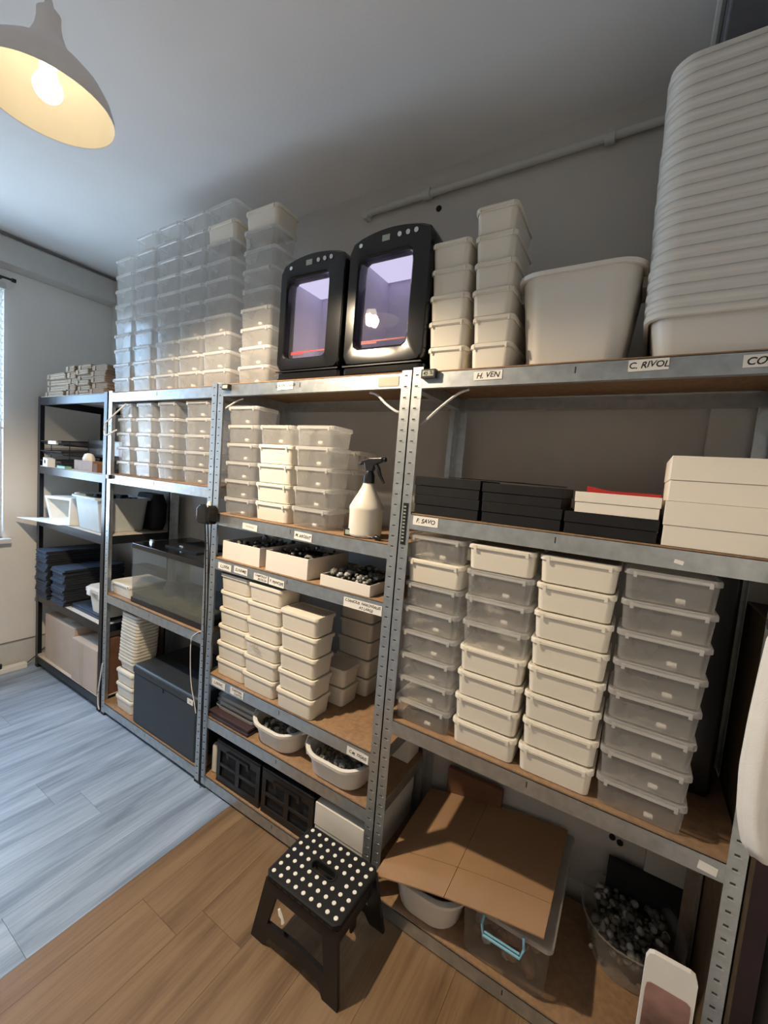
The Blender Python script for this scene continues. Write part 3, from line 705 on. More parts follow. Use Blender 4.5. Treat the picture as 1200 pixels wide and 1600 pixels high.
# ---------------------------------------------------------------- unit C fifth shelf
g = 'clear plastic trays beside the white basins'
for k in range(3):
    t = thing('clear_tray', (-.725+.006*k, .14, .372+k*.024), f'flat clear plastic tray, {place(k, 3)} of three under the cream boxes', 'tray', g)
    m = MB(); m.loft([rr(.235, .20, .02, 0), rr(.24, .205, .02, .016), rr(.252, .217, .02, .018), rr(.252, .217, .02, .021)], True, False); m.build('tray', 'clear_lid', t)
    bx(-.1, .1, -.06, .06, .0035, .012).build('paper_insert', 'lump_light', t)
m = MB(); m.box(-.86, -.60, .006, .27, .341, .353); m.box(-.85, -.605, .010, .265, .3535, .362); m.box(-.855, -.60, .008, .27, .3625, .3715); tag(m.build('dark_pad', 'maroon', bevel=.002), 'dark folded pad under the flat clear trays', 'pad')
def basin(x0, x1, y0, y1, z, h, label, seed, nl=110):
    w_, d = x1-x0, y1-y0
    t = thing('handled_basin', ((x0+x1)/2, (y0+y1)/2, z), label, 'basin', 'white handled basins on the fifth shelf')
    tub_mesh(w_-.03, d-.03, h, .075, .16, .010, dip=.012, n=7).build('body', 'white_tub', t)
    for sgn in (-1, 1):
        m = MB(); a = w_/2-.018
        m.tube([(sgn*(a-.002), -.07, h-.012), (sgn*(a+.020), -.06, h-.004), (sgn*(a+.024), 0, h-.002), (sgn*(a+.020), .06, h-.004), (sgn*(a-.002), .07, h-.012)], .0065, 8)
        if sgn < 0: m.tube([(sgn*(a+.020), -.062, h-.004), (sgn*(a+.022), -.075, h-.03), (sgn*(a+.010), -.080, h-.065)], [.007, .007, .004], 8)
        m.build('handle', 'white_tub', t)
    c = lumps(w_-.085, d-.085, h*.52, nl, .012, None, seed, .022).build('small_tubes', ['lump', 'lump_light']); c.location = t.location
    tag(c, 'heap of grey glass tubes in the '+label.split(' ', 1)[1], 'contents', None, 'stuff')
basin(-.612, -.345, -.012, .27, .3405, .100, 'white handled basin of tubes, left one on the fifth shelf', 21)
basin(-.315, -.030, -.018, .27, .3405, .102, 'white handled basin of tubes, right one at the post', 22)
card_box(-.20, .012, .285, .385, .3405, .455, 'white card box at the back of the fifth shelf', 'white_card', 'white card boxes low in the middle unit', .6)

# ---------------------------------------------------------------- unit C bottom shelf: folding crates
def crate(x0, x1, label):
    W, D, H = x1-x0, .33, .192
    t = thing('folding_crate', ((x0+x1)/2, .012+D/2, .0625), label, 'crate', 'black folding crates on the bottom shelf')
    m = MB(); th = .006
    m.box(-W/2, W/2, -D/2, D/2, 0, .008); m.box(-W/2, W/2, D/2-th, D/2, .008, H); m.box(-W/2, -W/2+th, -D/2+th, D/2-th, .008, H); m.box(W/2-th, W/2, -D/2+th, D/2-th, .008, H)
    m.build('frame', 'black_plastic', t)
    m = MB(); y = -D/2
    m.box(-W/2, W/2, y, y+th, .008, .030); m.box(-W/2, W/2, y, y+th, H-.045, H); m.box(-W/2, -W/2+.022, y, y+th, .03, H-.045); m.box(W/2-.022, W/2, y, y+th, .03, H-.045)
    m.box(-.012, .012, y, y+th, .03, H-.045); m.box(-W/2+.022, -.012, y, y+th, .078, .092); m.box(.012, W/2-.022, y, y+th, .078, .092)
    m.build('front_panel', 'black_plastic', t, bevel=.0015)
    m = MB(); m.loft([rr(W+.006, D+.006, .012, H-.010), rr(W+.008, D+.008, .012, H-.002), rr(W-.01, D-.01, .01, H)]); m.build('lid', 'black_matt', t)
    m = MB(); m.box(-W*.26, W*.26, y-.006, y, H-.042, H-.030); m.box(-W*.26, -W*.20, y-.004, y, H-.060, H-.042); m.box(W*.20, W*.26, y-.004, y, H-.060, H-.042); m.build('handle', 'black_gloss', t, bevel=.001)
    bx(-W/2+.01, W/2-.01, y+.012, D/2-.012, .010, H*.72).build('dark_contents', 'black_fold', t)
crate(-.792, -.520, 'black folding crate on the bottom shelf, next to the left post')
crate(-.506, -.232, 'black folding crate on the bottom shelf, behind the step stool')
card_box(-.222, .000, .010, .385, .0625, .246, 'deep white card box on the bottom shelf behind the stool', 'white_card', 'white card boxes low in the middle unit', .52)
m = MB(); m.loft([rr(.026, .16, .008, 0), rr(.03, .17, .01, .01), rr(.03, .17, .01, .125), rr(.024, .16, .008, .135)])
o = m.build('white_case', 'white_plastic'); o.location = (-.838, .115, .0625); tag(o, 'narrow white case upright beside the left crate', 'case')

# ---------------------------------------------------------------- unit B: glass tank, chest, tubs
t = thing('glass_terrarium', (-1.252, .185, .7055), 'glass terrarium with black lid and bottom frame', 'terrarium')
W, D, H = .592, .33, .314
m = MB(); m.box(-W/2, W/2, -D/2, D/2, 0, .004); m.box(-W/2-.002, W/2+.002, -D/2-.002, -D/2+.004, 0, .026); m.box(-W/2-.002, W/2+.002, D/2-.004, D/2+.002, 0, .026); m.box(-W/2-.002, -W/2+.004, -D/2, D/2, 0, .026); m.box(W/2-.004, W/2+.002, -D/2, D/2, 0, .026); m.build('base_frame', 'black_plastic', t)
bx(-W/2+.006, W/2-.006, -D/2+.006, D/2-.006, .0045, .050).build('soil', 'olive', t)
m = MB(); m.box(-W/2, W/2, -D/2, -D/2+.003, .026, H-.02); m.build('front_glass', 'glass', t)
m = MB(); m.box(-W/2, -W/2+.003, -D/2+.003, D/2, .026, H-.02); m.build('side_glass', 'glass', t)
m = MB(); m.box(W/2-.003, W/2, -D/2+.003, D/2, .026, H-.02); m.build('side_glass', 'glass', t)
m = MB(); m.box(-W/2+.003, W/2-.003, D/2-.003, D/2, .026, H-.02); m.build('back_glass', 'glass', t)
m = MB(); m.box(-W/2-.003, W/2+.003, -D/2-.003, D/2+.003, H-.026, H); ld = m.build('lid', 'black_gloss', t, bevel=.002)
bx(-.13, .13, -.09, .12, H, H+.006).build('lid_grille', 'black_matt', ld)
for a, b_ in ((-.262, -.085), (-.03, -.062)):
    m = MB(); m.loft([rr(.030, .014, .004, H, a, b_), rr(.024, .012, .004, H+.016, a, b_)]); m.build('lid_clip', 'chrome', ld)
g = 'small glass jars inside the terrarium'
for i, (x, y, r, h) in enumerate(((-1.37, .12, .030, .060), (-1.22, .15, .035, .050), (-1.13, .11, .028, .045), (-1.06, .20, .035, .06))):
    m = MB(); m.lathe([(r*.95, 0), (r, .004), (r, h), (r*.9, h+.004), (r*.8, h+.002)], n=20, cap0=True); o = m.build('glass_jar', 'glass'); o.location = (x, y, .7565)
    tag(o, f'small clear jar on the terrarium soil, {["leftmost", "second from left", "third from left", "rightmost"][i]}', 'jar', g)
pr = box_proto('white', .200, .21, .074, True); place_box(pr, (-1.665, .125, .7055), 'white lidded box at the left of the glass terrarium', 'white boxes low in the tank unit')
# chest
t = thing('black_chest', (-1.210, .178, .0725), 'large dark plastic storage chest on the bottom shelf', 'chest')
W, D = .545, .35
m = MB(); m.loft([rr(W-.014, D-.014, .014, 0), rr(W-.006, D-.006, .016, .008), rr(W-.004, D-.004, .016, .272)]); m.build('body', 'chest', t)
m = MB(); m.loft([rr(W-.004, D-.004, .016, .274), rr(W+.004, D+.004, .018, .278), rr(W+.004, D+.004, .018, .302), rr(W-.012, D-.012, .016, .314), rr(W-.03, D-.03, .014, .317)]); m.build('lid', 'chest', t)
l = bx(.205, .248, -D/2-.0035, -D/2-.001, .276, .302).build('price_sticker', 'paper', t, bevel=.001); writing('12', .012, .228, .289, -D/2-.0042, l)
m = MB(); m.box(-.006, .006, -D/2-.002, -D/2+.001, .252, .272); m.build('latch', 'chest', t)
bx(-.15, .15, -.02, .04, .3172, .3185).build('lid_ridge', 'black_plastic', t)
# white tubs at its left: four lidded, then a nest of empty ones
g = 'white tubs stacked left of the black chest'
stack(-1.600, .02, .0725, ['white']*3, .170, .13, 'stack left of the black chest', g, latch=False, P=.0757)
pr = None
for k in range(15):
    zz = .300+k*.0190
    lab = f'empty white tub, {place(k, 15)} in the nest beside the black chest'
    wd = .0
    if pr is None:
        pr = thing('empty_tub', (-1.596, .088, zz), lab, 'tub', g)
        tub_mesh(.150, .118, .062, .018, .16, .007, t=.002).build('body', 'white_plastic', pr)
    else: dup(pr, (-1.596+.0022*k+random.uniform(-.001, .001), .088+random.uniform(-.001, .001), zz), lab)
# big brown carton behind
# ---------------------------------------------------------------- unit A contents
# kraft paper bundles on top
g = 'bundles of kraft paper on the black unit'
bpro = {}
def bundle(x, y, z, w_, d, h, pale, label, rz):
    t = thing('paper_bundle', (x, y, z), label, 'paper bundle', g, rz)
    m = MB(); rd = random.Random(int(x*977+z*3331)); n = 5
    for i in range(n):
        z0 = h*i/n; j = rd.uniform(-.004, .004); m.cur = i % 2 if pale else 0
        m.loft([rr(w_-.002, d-.002, .006, z0+.0003, j, j/2, 2), rr(w_+.002, d, .008, z0+h/n*.5, j, j/2, 2), rr(w_-.002, d-.002, .006, z0+h/n-.0006, j, j/2, 2)])
    m.build('sheets', ['kraft', 'kraft_pale'] if pale else ['kraft', 'kraft'], t)
    bx(-w_*.5-.002, -w_*.5+.03, -d/2-.003, d/2, h*.1, h*.9).build('wrapper', 'kraft', t)
STK = [('leftmost', -2.52, .155, 4, .036, 1), ('second', -2.30, .10, 5, .0355, 0), ('third', -2.155, .150, 6, .0298, 1), ('rightmost', -1.975, .155, 5, .0330, 0)]
for nm, x, w_, n, h, pale in STK:
    for k in range(n):
        off = (.035 if nm == 'leftmost' else .0)*(k/4)
        bundle(x+off+random.uniform(-.006, .006), .11+random.uniform(-.008, .008), 1.7975+k*h, w_+(.10 if nm == 'leftmost' else 0), .16, h-.0012, pale, f'kraft paper bundle, {place(k, n)} of {nm} pile on the black unit', random.uniform(-.04, .04))
# second shelf: letter tray, papers, brown box
t = thing('letter_tray', (-2.49, .15, 1.3605), 'three-tier black wire letter tray on the black unit', 'tray')
for k in range(3):
    m = MB(); z = .015+k*.062
    def P4(f): return [(-.125-.0*f, -.13, z+.038*f), (.125, -.13, z+.012*f), (.125, .14, z+.038*f), (-.125, .14, z+.038*f)]
    a = [(-.125, -.13, z), (.125, -.13, z), (.125, .14, z), (-.125, .14, z)]; b_ = [(-.145, -.15, z+.020), (.145, -.15, z+.020), (.145, .155, z+.045), (-.145, .155, z+.045)]
    m.tube(a+[a[0]], .0025, 6); m.tube(b_+[b_[0]], .0025, 6)
    for i in range(4): m.tube([a[i], b_[i]], .002, 5)
    for i in range(1, 12): m.tube([(-.125+.25*i/12, -.13, z), (-.125+.25*i/12, .14, z)], .001, 4)
    for i in range(1, 6): m.tube([(-.125, -.13+.27*i/6, z), (.125, -.13+.27*i/6, z)], .001, 4)
    m.build('wire_tier', 'black_steel', t)
    m = MB(); m.loft([a, b_], True, False, smooth=False); m.build('mesh_panel', 'wire_mesh', t)
    bx(-.115, .115, -.11, .12, z+.003, z+.008).build('paper_stack', 'black_fold' if k != 1 else 'kraft', t)
m = MB()
for sx_ in (-.13, .13):
    for sy_ in (-.10, .12): m.tube([(sx_, sy_, 0), (sx_, sy_, .165)], .0025, 6)
m.build('upright', 'black_steel', t)
for i, (x, z, w_, lab) in enumerate(((-2.47, .156, .11, 'white packet on the front of the top letter tray'),)):
    o = bx(-w_/2, w_/2, -.006, .006, 0, .020).build('white_packet', 'paper'); o.location = (x, .004, 1.3605+z-.014); tag(o, lab, 'packet')
m = MB(); m.box(-.032, .032, -.02, .02, 0, .050, Matrix.Rotation(.12, 3, 'Y'), (0, 0, 0)); m.cur = 1; m.tube([(0, -.0212, .028), (0, -.019, .028)], .012, 12)
o = m.build('white_roll_box', ['paper', 'black_fold']); o.location = (-2.455, -.022, 1.3635); tag(o, 'small white box with round dark hole under the letter tray', 'box')
t = thing('wire_tray', (-2.08, .22, 1.3605), 'wide grey wire tray behind the brown box on the black unit', 'tray')
m = MB(); m.box(-.2, .2, -.1, -.099, .10, .182); m.build('mesh_panel', 'wire_mesh', t)
m = MB()
for z in (.09, .185):
    m.tube([(-.2, -.1, z), (.2, -.1, z), (.2, .12, z), (-.2, .12, z), (-.2, -.1, z)], .0025, 6)
    for i in range(1, 14): m.tube([(-.2+.4*i/14, -.1, z), (-.2+.4*i/14, .12, z)], .001, 4)
for sx_ in (-.2, 0, .2): m.tube([(sx_, -.1, 0), (sx_, -.1, .19)], .003, 6)
m.build('frame', 'black_steel', t); bx(-.19, .19, -.09, .11, .094, .104).build('dark_sheets', 'black_fold', t)
t = thing('open_box', (-2.10, .06, 1.3605), 'small open brown box with crumpled paper on the black unit', 'box')
m = MB(); m.box(-.11, .11, -.045, -.042, 0, .06); m.box(-.11, .11, .047, .05, 0, .06); m.box(-.11, -.107, -.042, .047, 0, .06); m.box(.107, .11, -.042, .047, 0, .06); m.box(-.107, .107, -.042, .047, 0, .003); m.build('tray', 'brown_item', t)
m = MB(); rd = random.Random(5)
R_ = [[(math.cos(a)*r*.045*rd.uniform(.8, 1.2)-.035, math.sin(a)*r*.03*rd.uniform(.8, 1.2), z) for a in [2*math.pi*k/12 for k in range(12)]] for r, z in ((.8, .03), (1, .055), (.95, .075), (.6, .098), (.2, .104))]
m.loft(R_); m.build('crumpled_paper', 'paper', t)
o = bx(-.05, .05, -.018, .018, 0, .014).build('green_carton', 'green_card'); o.location = (-2.30, -.0, 1.3605); tag(o, 'small green carton at the front edge of the black unit', 'carton')
o = bx(-.022, .022, -.018, .018, 0, .048).build('brown_bottle_box', 'cardboard_brown'); o.location = (-1.93, .02, 1.3605); tag(o, 'little dark brown box beside the black right post', 'box')
# third shelf: grey tub, white moulded holder
t = thing('grey_tub', (-2.030, .145, 1.0185), 'large grey open plastic tub on the black unit', 'tub')
tub_mesh(.315, .28, .20, .035, .10, .016).build('body', 'grey_tub', t)
m = MB(); m.tube([(-.172, -.10, .192), (-.215, -.105, .196), (-.228, -.09, .197), (-.228, .06, .197), (-.172, .08, .192)], .008, 8); m.build('handle', 'grey_tub', t)
m = lumps(.22, .2, .165, 26, .022, None, 9, .03); o = m.build('dark_cables', ['black_fold', 'black_matt']); o.location = (-2.0, .15, 1.0185); tag(o, 'dark coiled cables lying in the grey tub', 'cables', None, 'stuff')
t = thing('white_magazine_holder', (-2.40, .05, 1.0215), 'white open plastic holder lying on its side', 'holder')
m = MB(); prf = [(-.185, .150), (.18, .165), (.165, .0), (-.10, .0)]
th = .004
def shell(pts, y0, y1, inner):
    m.loft([[(x, y0, z) for x, z in pts], [(x, y1, z) for x, z in pts]], False, True, smooth=False)
    cx_ = sum(p[0] for p in pts)/4; cz_ = sum(p[1] for p in pts)/4
    ip = [(cx_+(x-cx_)*.86, cz_+(z-cz_)*.80) for x, z in pts]
    jp = [(cx_+(x-cx_)*.52, cz_+(z-cz_)*.58-.01) for x, z in pts]
    m.loft([[(x, y0, z) for x, z in pts], [(x, y0+.002, z) for x, z in ip], [(x, y1-.02, z) for x, z in jp]], False, True, smooth=False)
shell(prf, -.045, .16, 0); m.build('holder', 'paper', t)
m = MB(); m.add([(-2.86, -.075, 1.0190), (-2.28, -.045, 1.0190), (-2.24, .02, 1.0190), (-2.60, .04, 1.0190)], [(0, 1, 2, 3)]); m.v = []; m.f = []; m.m = []; m.sm = []
P_ = [(-2.70, -.10), (-2.28, -.035), (-2.22, .06), (-2.60, .06)]
m.loft([[(x, y, 1.0188) for x, y in P_], [(x, y, 1.0205) for x, y in P_]], smooth=False); o = m.build('white_sheet', 'paper'); tag(o, 'white sheet sticking out under the open holder', 'sheet')
m = MB(); m.loft([rr(.20, .08, .03, 0), rr(.24, .10, .04, .05), rr(.25, .10, .04, .16), rr(.20, .07, .03, .225)]); o = m.build('black_bag', 'black_fold'); o.location = (-1.97, .345, 1.0185); tag(o, 'black bag slumped behind the grey tub', 'bag')
# fourth shelf: folders, pads, lidded box
g = 'dark folders on the black unit'
fp = None
def folder(x, y, z, w_, label, rz):
    global fp
    t = thing('folder', (x, y, z), label, 'folder', g, rz)
    m = MB(); m.box(-w_/2, w_/2, -.175, .175, 0, .0065); m.box(-w_/2+.002, w_/2-.001, -.172, .175, .0072, .0125); m.build('cover', 'blue_lit_card', t); 
    m = MB(); m.box(w_/2-.0008, w_/2+.0015, -.17, .175, .0005, .012); m.build('spine', 'black_fold', t); return t
for k in range(22): folder(-2.548+random.uniform(-.006, .006)-.004*abs(math.sin(k*.8)), .155+random.uniform(-.008, .006), .5085+k*.0142, .155, f'dark folder, {place(k, 22)} in the taller left pile', random.uniform(-.02, .02))
for k in range(16): folder(-2.352+random.uniform(-.006, .006)+.004*math.sin(k), .170+random.uniform(-.008, .006), .5085+k*.0144, .17, f'dark folder, {place(k, 16)} in the lower right pile', random.uniform(-.02, .02))
m = MB(); m.box(-2.255, -1.85, .03, .34, .5085, .520); m.box(-2.25, -1.86, .035, .33, .5205, .532); tag(m.build('dark_pad', 'blue_lit_card', bevel=.002), 'flat dark pad under the beige lidded box', 'pad')
t = thing('beige_lidded_box', (-1.935, .16, .5325), 'beige lidded plastic box beside the dark folders', 'box')
m = MB(); m.loft([rr(.20, .22, .02, 0), rr(.225, .25, .02, .122)]); m.build('body', 'white_plastic_aged', t)
m = MB(); m.loft([rr(.23, .255, .02, .122), rr(.255, .28, .02, .126), rr(.255, .28, .02, .144), rr(.24, .265, .02, .150), rr(.225, .25, .02, .158)]); m.build('lid', 'board_pale', t)
for x in (-.07, .07):
    m = MB(); m.box(x-.02, x+.02, -.146, -.139, .105, .142); m.build('clip', 'paper', t, bevel=.003)
m = MB(); m.box(-.15, .15, -.0, .002, 0, .26); m.box(-.15, .15, .002, .10, .0, .25); o = m.build('black_file_block', 'black_fold'); o.location = (-1.97, .315, .5085); tag(o, 'black file block upright at the back of the black unit', 'file')
# bottom shelf: cartons
t = thing('large_carton', (-2.385, .19, .0805), 'large pale carton on the floor shelf of the black unit', 'carton')
bx(-.205, .205, -.17, .17, 0, .300).build('body', 'cardboard_pale', t, bevel=.003)
bx(-.205, .205, -.169, -.002, .3005, .3035).build('flap', 'cardboard_pale', t); bx(-.205, .205, .002, .169, .3005, .3035).build('flap', 'cardboard_pale', t)
bx(-.03, .08, -.14, -.06, .3037, .3043).build('shipping_label', 'paper', t)
t = thing('small_carton', (-2.008, .13, .0805), 'taped carton standing right of the large one', 'carton')
bx(-.165, .145, -.125, .20, 0, .255).build('body', 'cardboard_pale', t, bevel=.003)
bx(-.165, .145, -.125, -.002, .2555, .2585).build('flap', 'cardboard_pale', t)
bx(-.07, -.02, -.1262, -.1252, .0, .255).build('tape_strip', 'tape', t)
o = bx(-.02, .02, -.16, .16, 0, .33).build('brown_board', 'cardboard_brown'); o.location = (-1.838, .19, .0805); tag(o, 'dark brown board upright behind the black right post', 'board')

# ---------------------------------------------------------------- unit D bottom shelf
t = thing('oval_basin', (.225, .16, .0555), 'white oval basin under the cardboard sheet', 'basin')
tub_mesh(.255, .33, .125, .09, .18, .012, n=7).build('body', 'white_tub', t)
m = lumps(.16, .22, .06, 30, .015, None, 31, .02); o = m.build('dark_scraps', ['maroon', 'cardboard_brown']); o.location = (.225, .17, .0555); tag(o, 'dark scraps in the white oval basin', 'contents', None, 'stuff')
t = thing('latch_box', (.485, .235, .0555), 'clear storage box with light blue latch under the cardboard', 'storage box')
m = MB(); m.loft([rr(.225, .42, .02, 0), rr(.235, .43, .02, .01), rr(.250, .445, .02, .168)], True, False); m.build('body', 'clear_warm', t)
m = MB(); m.loft([rr(.250, .445, .02, .160), rr(.264, .46, .02, .164), rr(.264, .46, .02, .177), rr(.25, .445, .02, .181)], False, True); m.build('lid', 'clear_lid', t)
m = MB(); m.tube([(-.055, -.236, .178), (-.060, -.240, .150), (-.052, -.243, .120), (.052, -.243, .120), (.060, -.240, .150), (.055, -.236, .178)], .0042, 8); m.tube([(-.050, -.241, .130), (.050, -.241, .130)], .003, 6); m.build('latch', 'blue', t)
m = lumps(.17, .36, .02, 240, .020, None, 33, .12); o = m.build('crumpled_packing', ['brown_item', 'lump_light']); o.location = (.485, .235, .0555); tag(o, 'crumpled brown and grey packing inside the clear latch box', 'contents', None, 'stuff')
# cardboard sheet on both
t = thing('cardboard_sheet', (0, 0, 0), 'big folded cardboard sheet lying over the basin and the latch box', 'cardboard')
FL, FR, BL, BR = Vector((.085, -.055, .192)), Vector((.590, -.004, .272)), Vector((.072, .40, .196)), Vector((.592, .43, .268))
def S(u, v): return FL*(1-u)*(1-v)+FR*u*(1-v)+BL*(1-u)*v+BR*u*v+Vector((0, 0, .012*math.sin(u*math.pi)))
def panel(u0, u1, v0, v1, th=.004):
    m = MB(); N = 6
    top = []; 
    for j in range(3):
        for i in range(N+1): top.append(S(u0+(u1-u0)*i/N, v0+(v1-v0)*j/2))
    nrm = Vector((-.13, -.0, 1)).normalized()*th
    K = len(top); fs = []
    for j in range(2):
        for i in range(N):
            a = j*(N+1)+i; fs += [(a, a+1, a+N+2, a+N+1), (K+a, K+a+N+1, K+a+N+2, K+a+1)]
    for i in range(N):
        fs += [(i, K+i, K+i+1, i+1), (2*(N+1)+i, 2*(N+1)+i+1, K+2*(N+1)+i+1, K+2*(N+1)+i)]
    for j in range(2):
        a = j*(N+1); fs += [(a, a+N+1, K+a+N+1, K+a), (a+N, K+a+N, K+a+2*N+1, a+2*N+1)]
    m.add(top+[p-nrm for p in top], fs); return m
for (u0, u1, v0, v1) in ((0, .452, .262, 1), (.455, 1, .262, 1), (0, .452, 0, .258), (.455, 1, 0, .258)):
    panel(u0, u1, v0, v1).build('panel', 'cardboard', t)
panel(.0, 1.0, .02, .98, .002).build('crease_liner', 'cardboard_brown', t, loc=(0, 0, -.0045))
# oval translucent tub on the right
t = thing('translucent_tub', (.800, .30, .0555), 'cloudy oval tub of glass odds and ends at the right post', 'tub')
m = MB(); m.loft([rr(.20, .20, .09, 0, n=8), rr(.21, .21, .095, .01, n=8), rr(.262, .262, .12, .130, n=8), rr(.276, .276, .125, .132, n=8), rr(.276, .276, .125, .138, n=8)], True, False); m.build('body', 'clear', t)
m = lumps(.19, .19, .055, 300, .012, None, 41, .06); o = m.build('glass_odds', ['lump', 'lump_light']); o.location = (.800, .30, .0555); tag(o, 'jumble of glass bottles and caps in the cloudy oval tub', 'contents', None, 'stuff')
t = thing('picture_card', (.858, -.03, .0555), 'rounded plastic-covered picture card upright by the front right post', 'card')
Rz = Matrix.Rotation(math.radians(0), 3, 'Z')
m = MB(); N = 120; A = [2*math.pi*(k+.5)/N for k in range(N)]
o1 = [polar(a, .098, 0, .37, .016) for a in A]; i1 = [polar(a, .086, .008, .362, .012) for a in A]
m.loft([[(x, -.004, z) for x, z in o1], [(x, .008, z) for x, z in o1]], True, True, smooth=False); m.build('sleeve', 'paper', t)
i1 = [polar(a, .086, .010, .30, .012) for a in A]
m = MB(); m.loft([[(x, -.0055, z) for x, z in i1], [(x, -.0045, z) for x, z in i1]], True, True, smooth=False); m.build('print', 'picture', t)
m = MB()
for x, z in ((.728, .300), (.752, .292)):
    m.tube([(x, YB-.006, z), (x, YB+.001, z)], .010, 10)
tag(m.build('pipe_stub', 'black_fold'), 'two dark pipe stubs low on the back wall', 'pipe')
o = bx(-.12, .12, -.012, .012, 0, .20).build('dark_board', 'black_fold'); o.location = (.845, .415, .0555); tag(o, 'dark panel leaning behind the cloudy oval tub', 'panel')
o = bx(-.11, .11, -.01, .01, 0, .26).build('brown_carton_sheet', 'cardboard_brown'); o.location = (.25, .436, .0); o.location.z = .056; o.location.y = .415; tag(o, 'dark brown carton sheet upright behind the cardboard', 'cardboard')

# ---------------------------------------------------------------- things at the right edge
t = thing('leaning_board', (.990, .06, 0), 'dark wood-edged board standing beside the right shelving unit', 'board')
bx(-.022, -.014, -.05, .35, 0, 1.20).build('edge_strip', 'wood_edge', t); bx(-.0135, .028, -.03, .35, 0, 1.20).build('core', 'maroon', t)
t = thing('wardrobe', (1.030, -.10, 0), 'white side of a tall wardrobe at the far right edge', 'wardrobe')
bx(-.012, .014, -.5, .05, 0, 1.10).build('side_panel', 'white_card', t, bevel=.002)
t = thing('hanging_cloth', (.0, -.065, 0), 'white cloth hanging in front of the right post', 'cloth')
m = MB(); NX, NZ = 22, 26
lz = [(.775, .945), (.80, .925), (.86, .912), (.95, .906), (1.05, .908), (1.15, .912), (1.22, .916), (1.30, .940), (1.38, .965)]
def lx(z):
    for a, b_ in zip(lz, lz[1:]):
        if z <= b_[0]: u = (z-a[0])/(b_[0]-a[0]); return a[1]+(b_[1]-a[1])*u
    return lz[-1][1]
V = []
for j in range(NZ+1):
    z = .775+(1.38-.775)*j/NZ
    for i in range(NX+1):
        u = i/NX; x = lx(z)+(1.028-lx(z))*u
        zz = z+(.035*u if j < 3 else 0)*(1-j/3)
        V.append((x, -.030+.010*math.sin(u*14+z*2)+.012*math.sin(u*5+1.3*z), zz))
F_ = [(j*(NX+1)+i, j*(NX+1)+i+1, (j+1)*(NX+1)+i+1, (j+1)*(NX+1)+i) for j in range(NZ) for i in range(NX)]
m.add(V, F_, True); o = m.build('fabric', 'cloth', t); so = o.modifiers.new('solid', 'SOLIDIFY'); so.thickness = .002
m = MB(); m.tube([(.985, .0, 1.372), (.985, .064, 1.385)], .004, 8); m.build('hook', 'zinc_tab', t)
m = MB(); m.tube([(.945, -.006, 1.40), (.940, -.008, 1.33), (.9385, -.010, 1.26), (.936, -.012, 1.235)], [.004, .004, .005, .012], 8); m.tube([(.936, -.012, 1.24), (.935, -.012, 1.222)], [.012, .008], 8)
tag(m.build('black_strap', 'black_fold'), 'black strap hanging on the right post above the cloth', 'strap')

# ---------------------------------------------------------------- folding step stool
SX0, SX1, SY0, SY1, SH = -.184, .101, -.272, -.050, .22
scx, scy = (SX0+SX1)/2, (SY0+SY1)/2; SW, SD = SX1-SX0, SY1-SY0
st = thing('folding_step_stool', (scx, scy, 0), 'black folding step stool with white anti-slip dots', 'stool')
N = 48; A = [2*math.pi*(k+.5)/N for k in range(N)]
def pol2(a, w_, d, r):
    x, z = polar(a, w_, -d/2, d/2, r); return x, z
o1 = [pol2(a, SW, SD, .018) for a in A]; i1 = [pol2(a, .088, .030, .0149) for a in A]; o2 = [pol2(a, SW-.01, SD-.01, .016) for a in A]
m = MB(); m.loft([[(x, y, SH-.020) for x, y in o1], [(x, y, SH-.004) for x, y in o1], [(x, y, SH) for x, y in o2], [(x+.002, y, SH) for x, y in i1], [(x+.002, y, SH-.020) for x, y in i1]], False, False)
m.f += []; m.build('seat', 'black_matt', st)
m = MB(); m.loft([[(x*1.12+.002, y*1.4, SH+.0003) for x, y in i1], [(x*1.12+.002, y*1.4, SH+.0022) for x, y in i1], [(x*1.04+.002, y*1.15, SH+.0022) for x, y in i1], [(x*1.0+.002, y*1.0, SH-.004) for x, y in i1]], False, False); m.build('hand_hole_rim', 'black_plastic', st)
nx, ny = 9, 7
m0 = None
for i in range(nx):
    for j in range(ny):
        x = -SW/2+.020+(SW-.040)*i/(nx-1); y = -SD/2+.020+(SD-.040)*j/(ny-1)
        if abs(x-.002) < .062 and abs(y) < .026: continue
        if m0 is None:
            m = MB(); m.lathe([(.0066, 0), (.0064, .0012), (.005, .0018)], n=12, cap0=True, cap1=True); m0 = m.build('anti_slip_dot', 'cotton', st); m0.location = (x, y, SH)
        else:
            c = m0.copy(); COL.objects.link(c); c.location = (x, y, SH)
for i, (x, y) in enumerate(((-.02, -.094), (.0, -.088), (.028, -.098))):
    pass
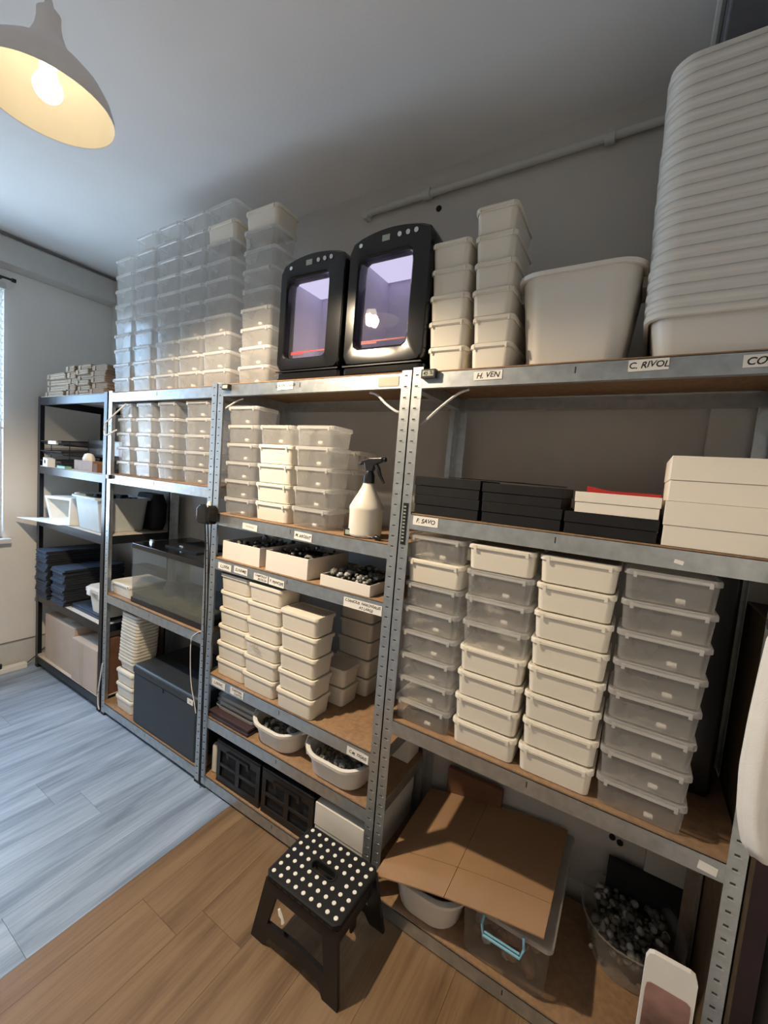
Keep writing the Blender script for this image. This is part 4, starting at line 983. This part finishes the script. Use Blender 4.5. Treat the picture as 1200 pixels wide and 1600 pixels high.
def legpanel(yt, yb, name):
    # panel with a wide opening and a low foot arch; top at yt, feet at yb
    m = MB(); th = .012
    out = [(-.140, SH-.02), (.140, SH-.02), (.172, 0), (.118, 0), (.098, .030), (.0, .042), (-.098, .030), (-.118, 0), (-.172, 0)]
    hole = [(-.092, .162), (.092, .162), (.112, .070), (.0, .078), (-.112, .070)]
    def Y(z): return yt+(yb-yt)*(1-z/(SH-.02))
    # strips: build as quads between outline pieces
    def strip(P):
        n = len(P); m.add([(x, Y(z)-th/2, z) for x, z in P]+[(x, Y(z)+th/2, z) for x, z in P], [tuple(range(n)), tuple(range(2*n-1, n-1, -1))]+[(i, i+n, (i+1) % n+n, (i+1) % n) for i in range(n)])
    strip([out[0], out[1], hole[1], hole[0]]); strip([out[1], out[2], out[3], out[4], hole[2], hole[1]])
    strip([hole[2], out[4], out[5], hole[3]]); strip([hole[3], out[5], out[6], hole[4]]); strip([hole[4], out[6], out[7], out[8], out[0], hole[0]])
    return m.build(name, 'black_plastic', st)
legpanel(-SD/2+.012, -SD/2-.008, 'leg_panel'); legpanel(SD/2-.012, SD/2+.012, 'leg_panel')
for sg in (-1, 1):
    m = MB(); x = sg*(SW/2-.016)
    m.box(x-.005, x+.005, -SD/2+.02, SD/2-.02, .135, SH-.020); m.box(x-.004, x+.004, -.012, .012, .10, .135); m.build('side_brace', 'black_plastic', st)
m = MB(); m.box(-.10, .10, -.01, .01, .135, .150); m.build('hinge_bar', 'black_plastic', st)
m = MB()
for k in range(9): m.box(-SW/2+.025+k*.028, -SW/2+.043+k*.028, -SD/2-.0008, -SD/2+.002, SH-.014, SH-.008)
m.build('edge_rib', 'black_gloss', st)
m = MB(); m.tube([(-.066, -SD/2-.008, .150), (-.060, -SD/2-.0085, .138), (-.050, -SD/2-.009, .130), (-.046, -SD/2-.0095, .118)], [.004, .006, .004, .006], 6); m.build('paint_stain', 'paper', st)

# power strip on the floor by the window wall
t = thing('power_strip', (XL+.05, -.14, 0), 'white power strip with black plug on the floor by the window wall', 'power strip')
bx(-.022, .022, -.05, .10, 0, .035).build('housing', 'paper', t, bevel=.004)
m = MB(); m.tube([(0, -.045, .035), (0, -.045, .06)], .02, 10); m.build('plug', 'black_plastic', t)
m = MB(); m.tube([(0, .10, .02), (-.01, .15, .05), (-.02, .20, .09), (-.025, .28, .12)], .003, 6); m.build('cable', 'black_plastic', t)
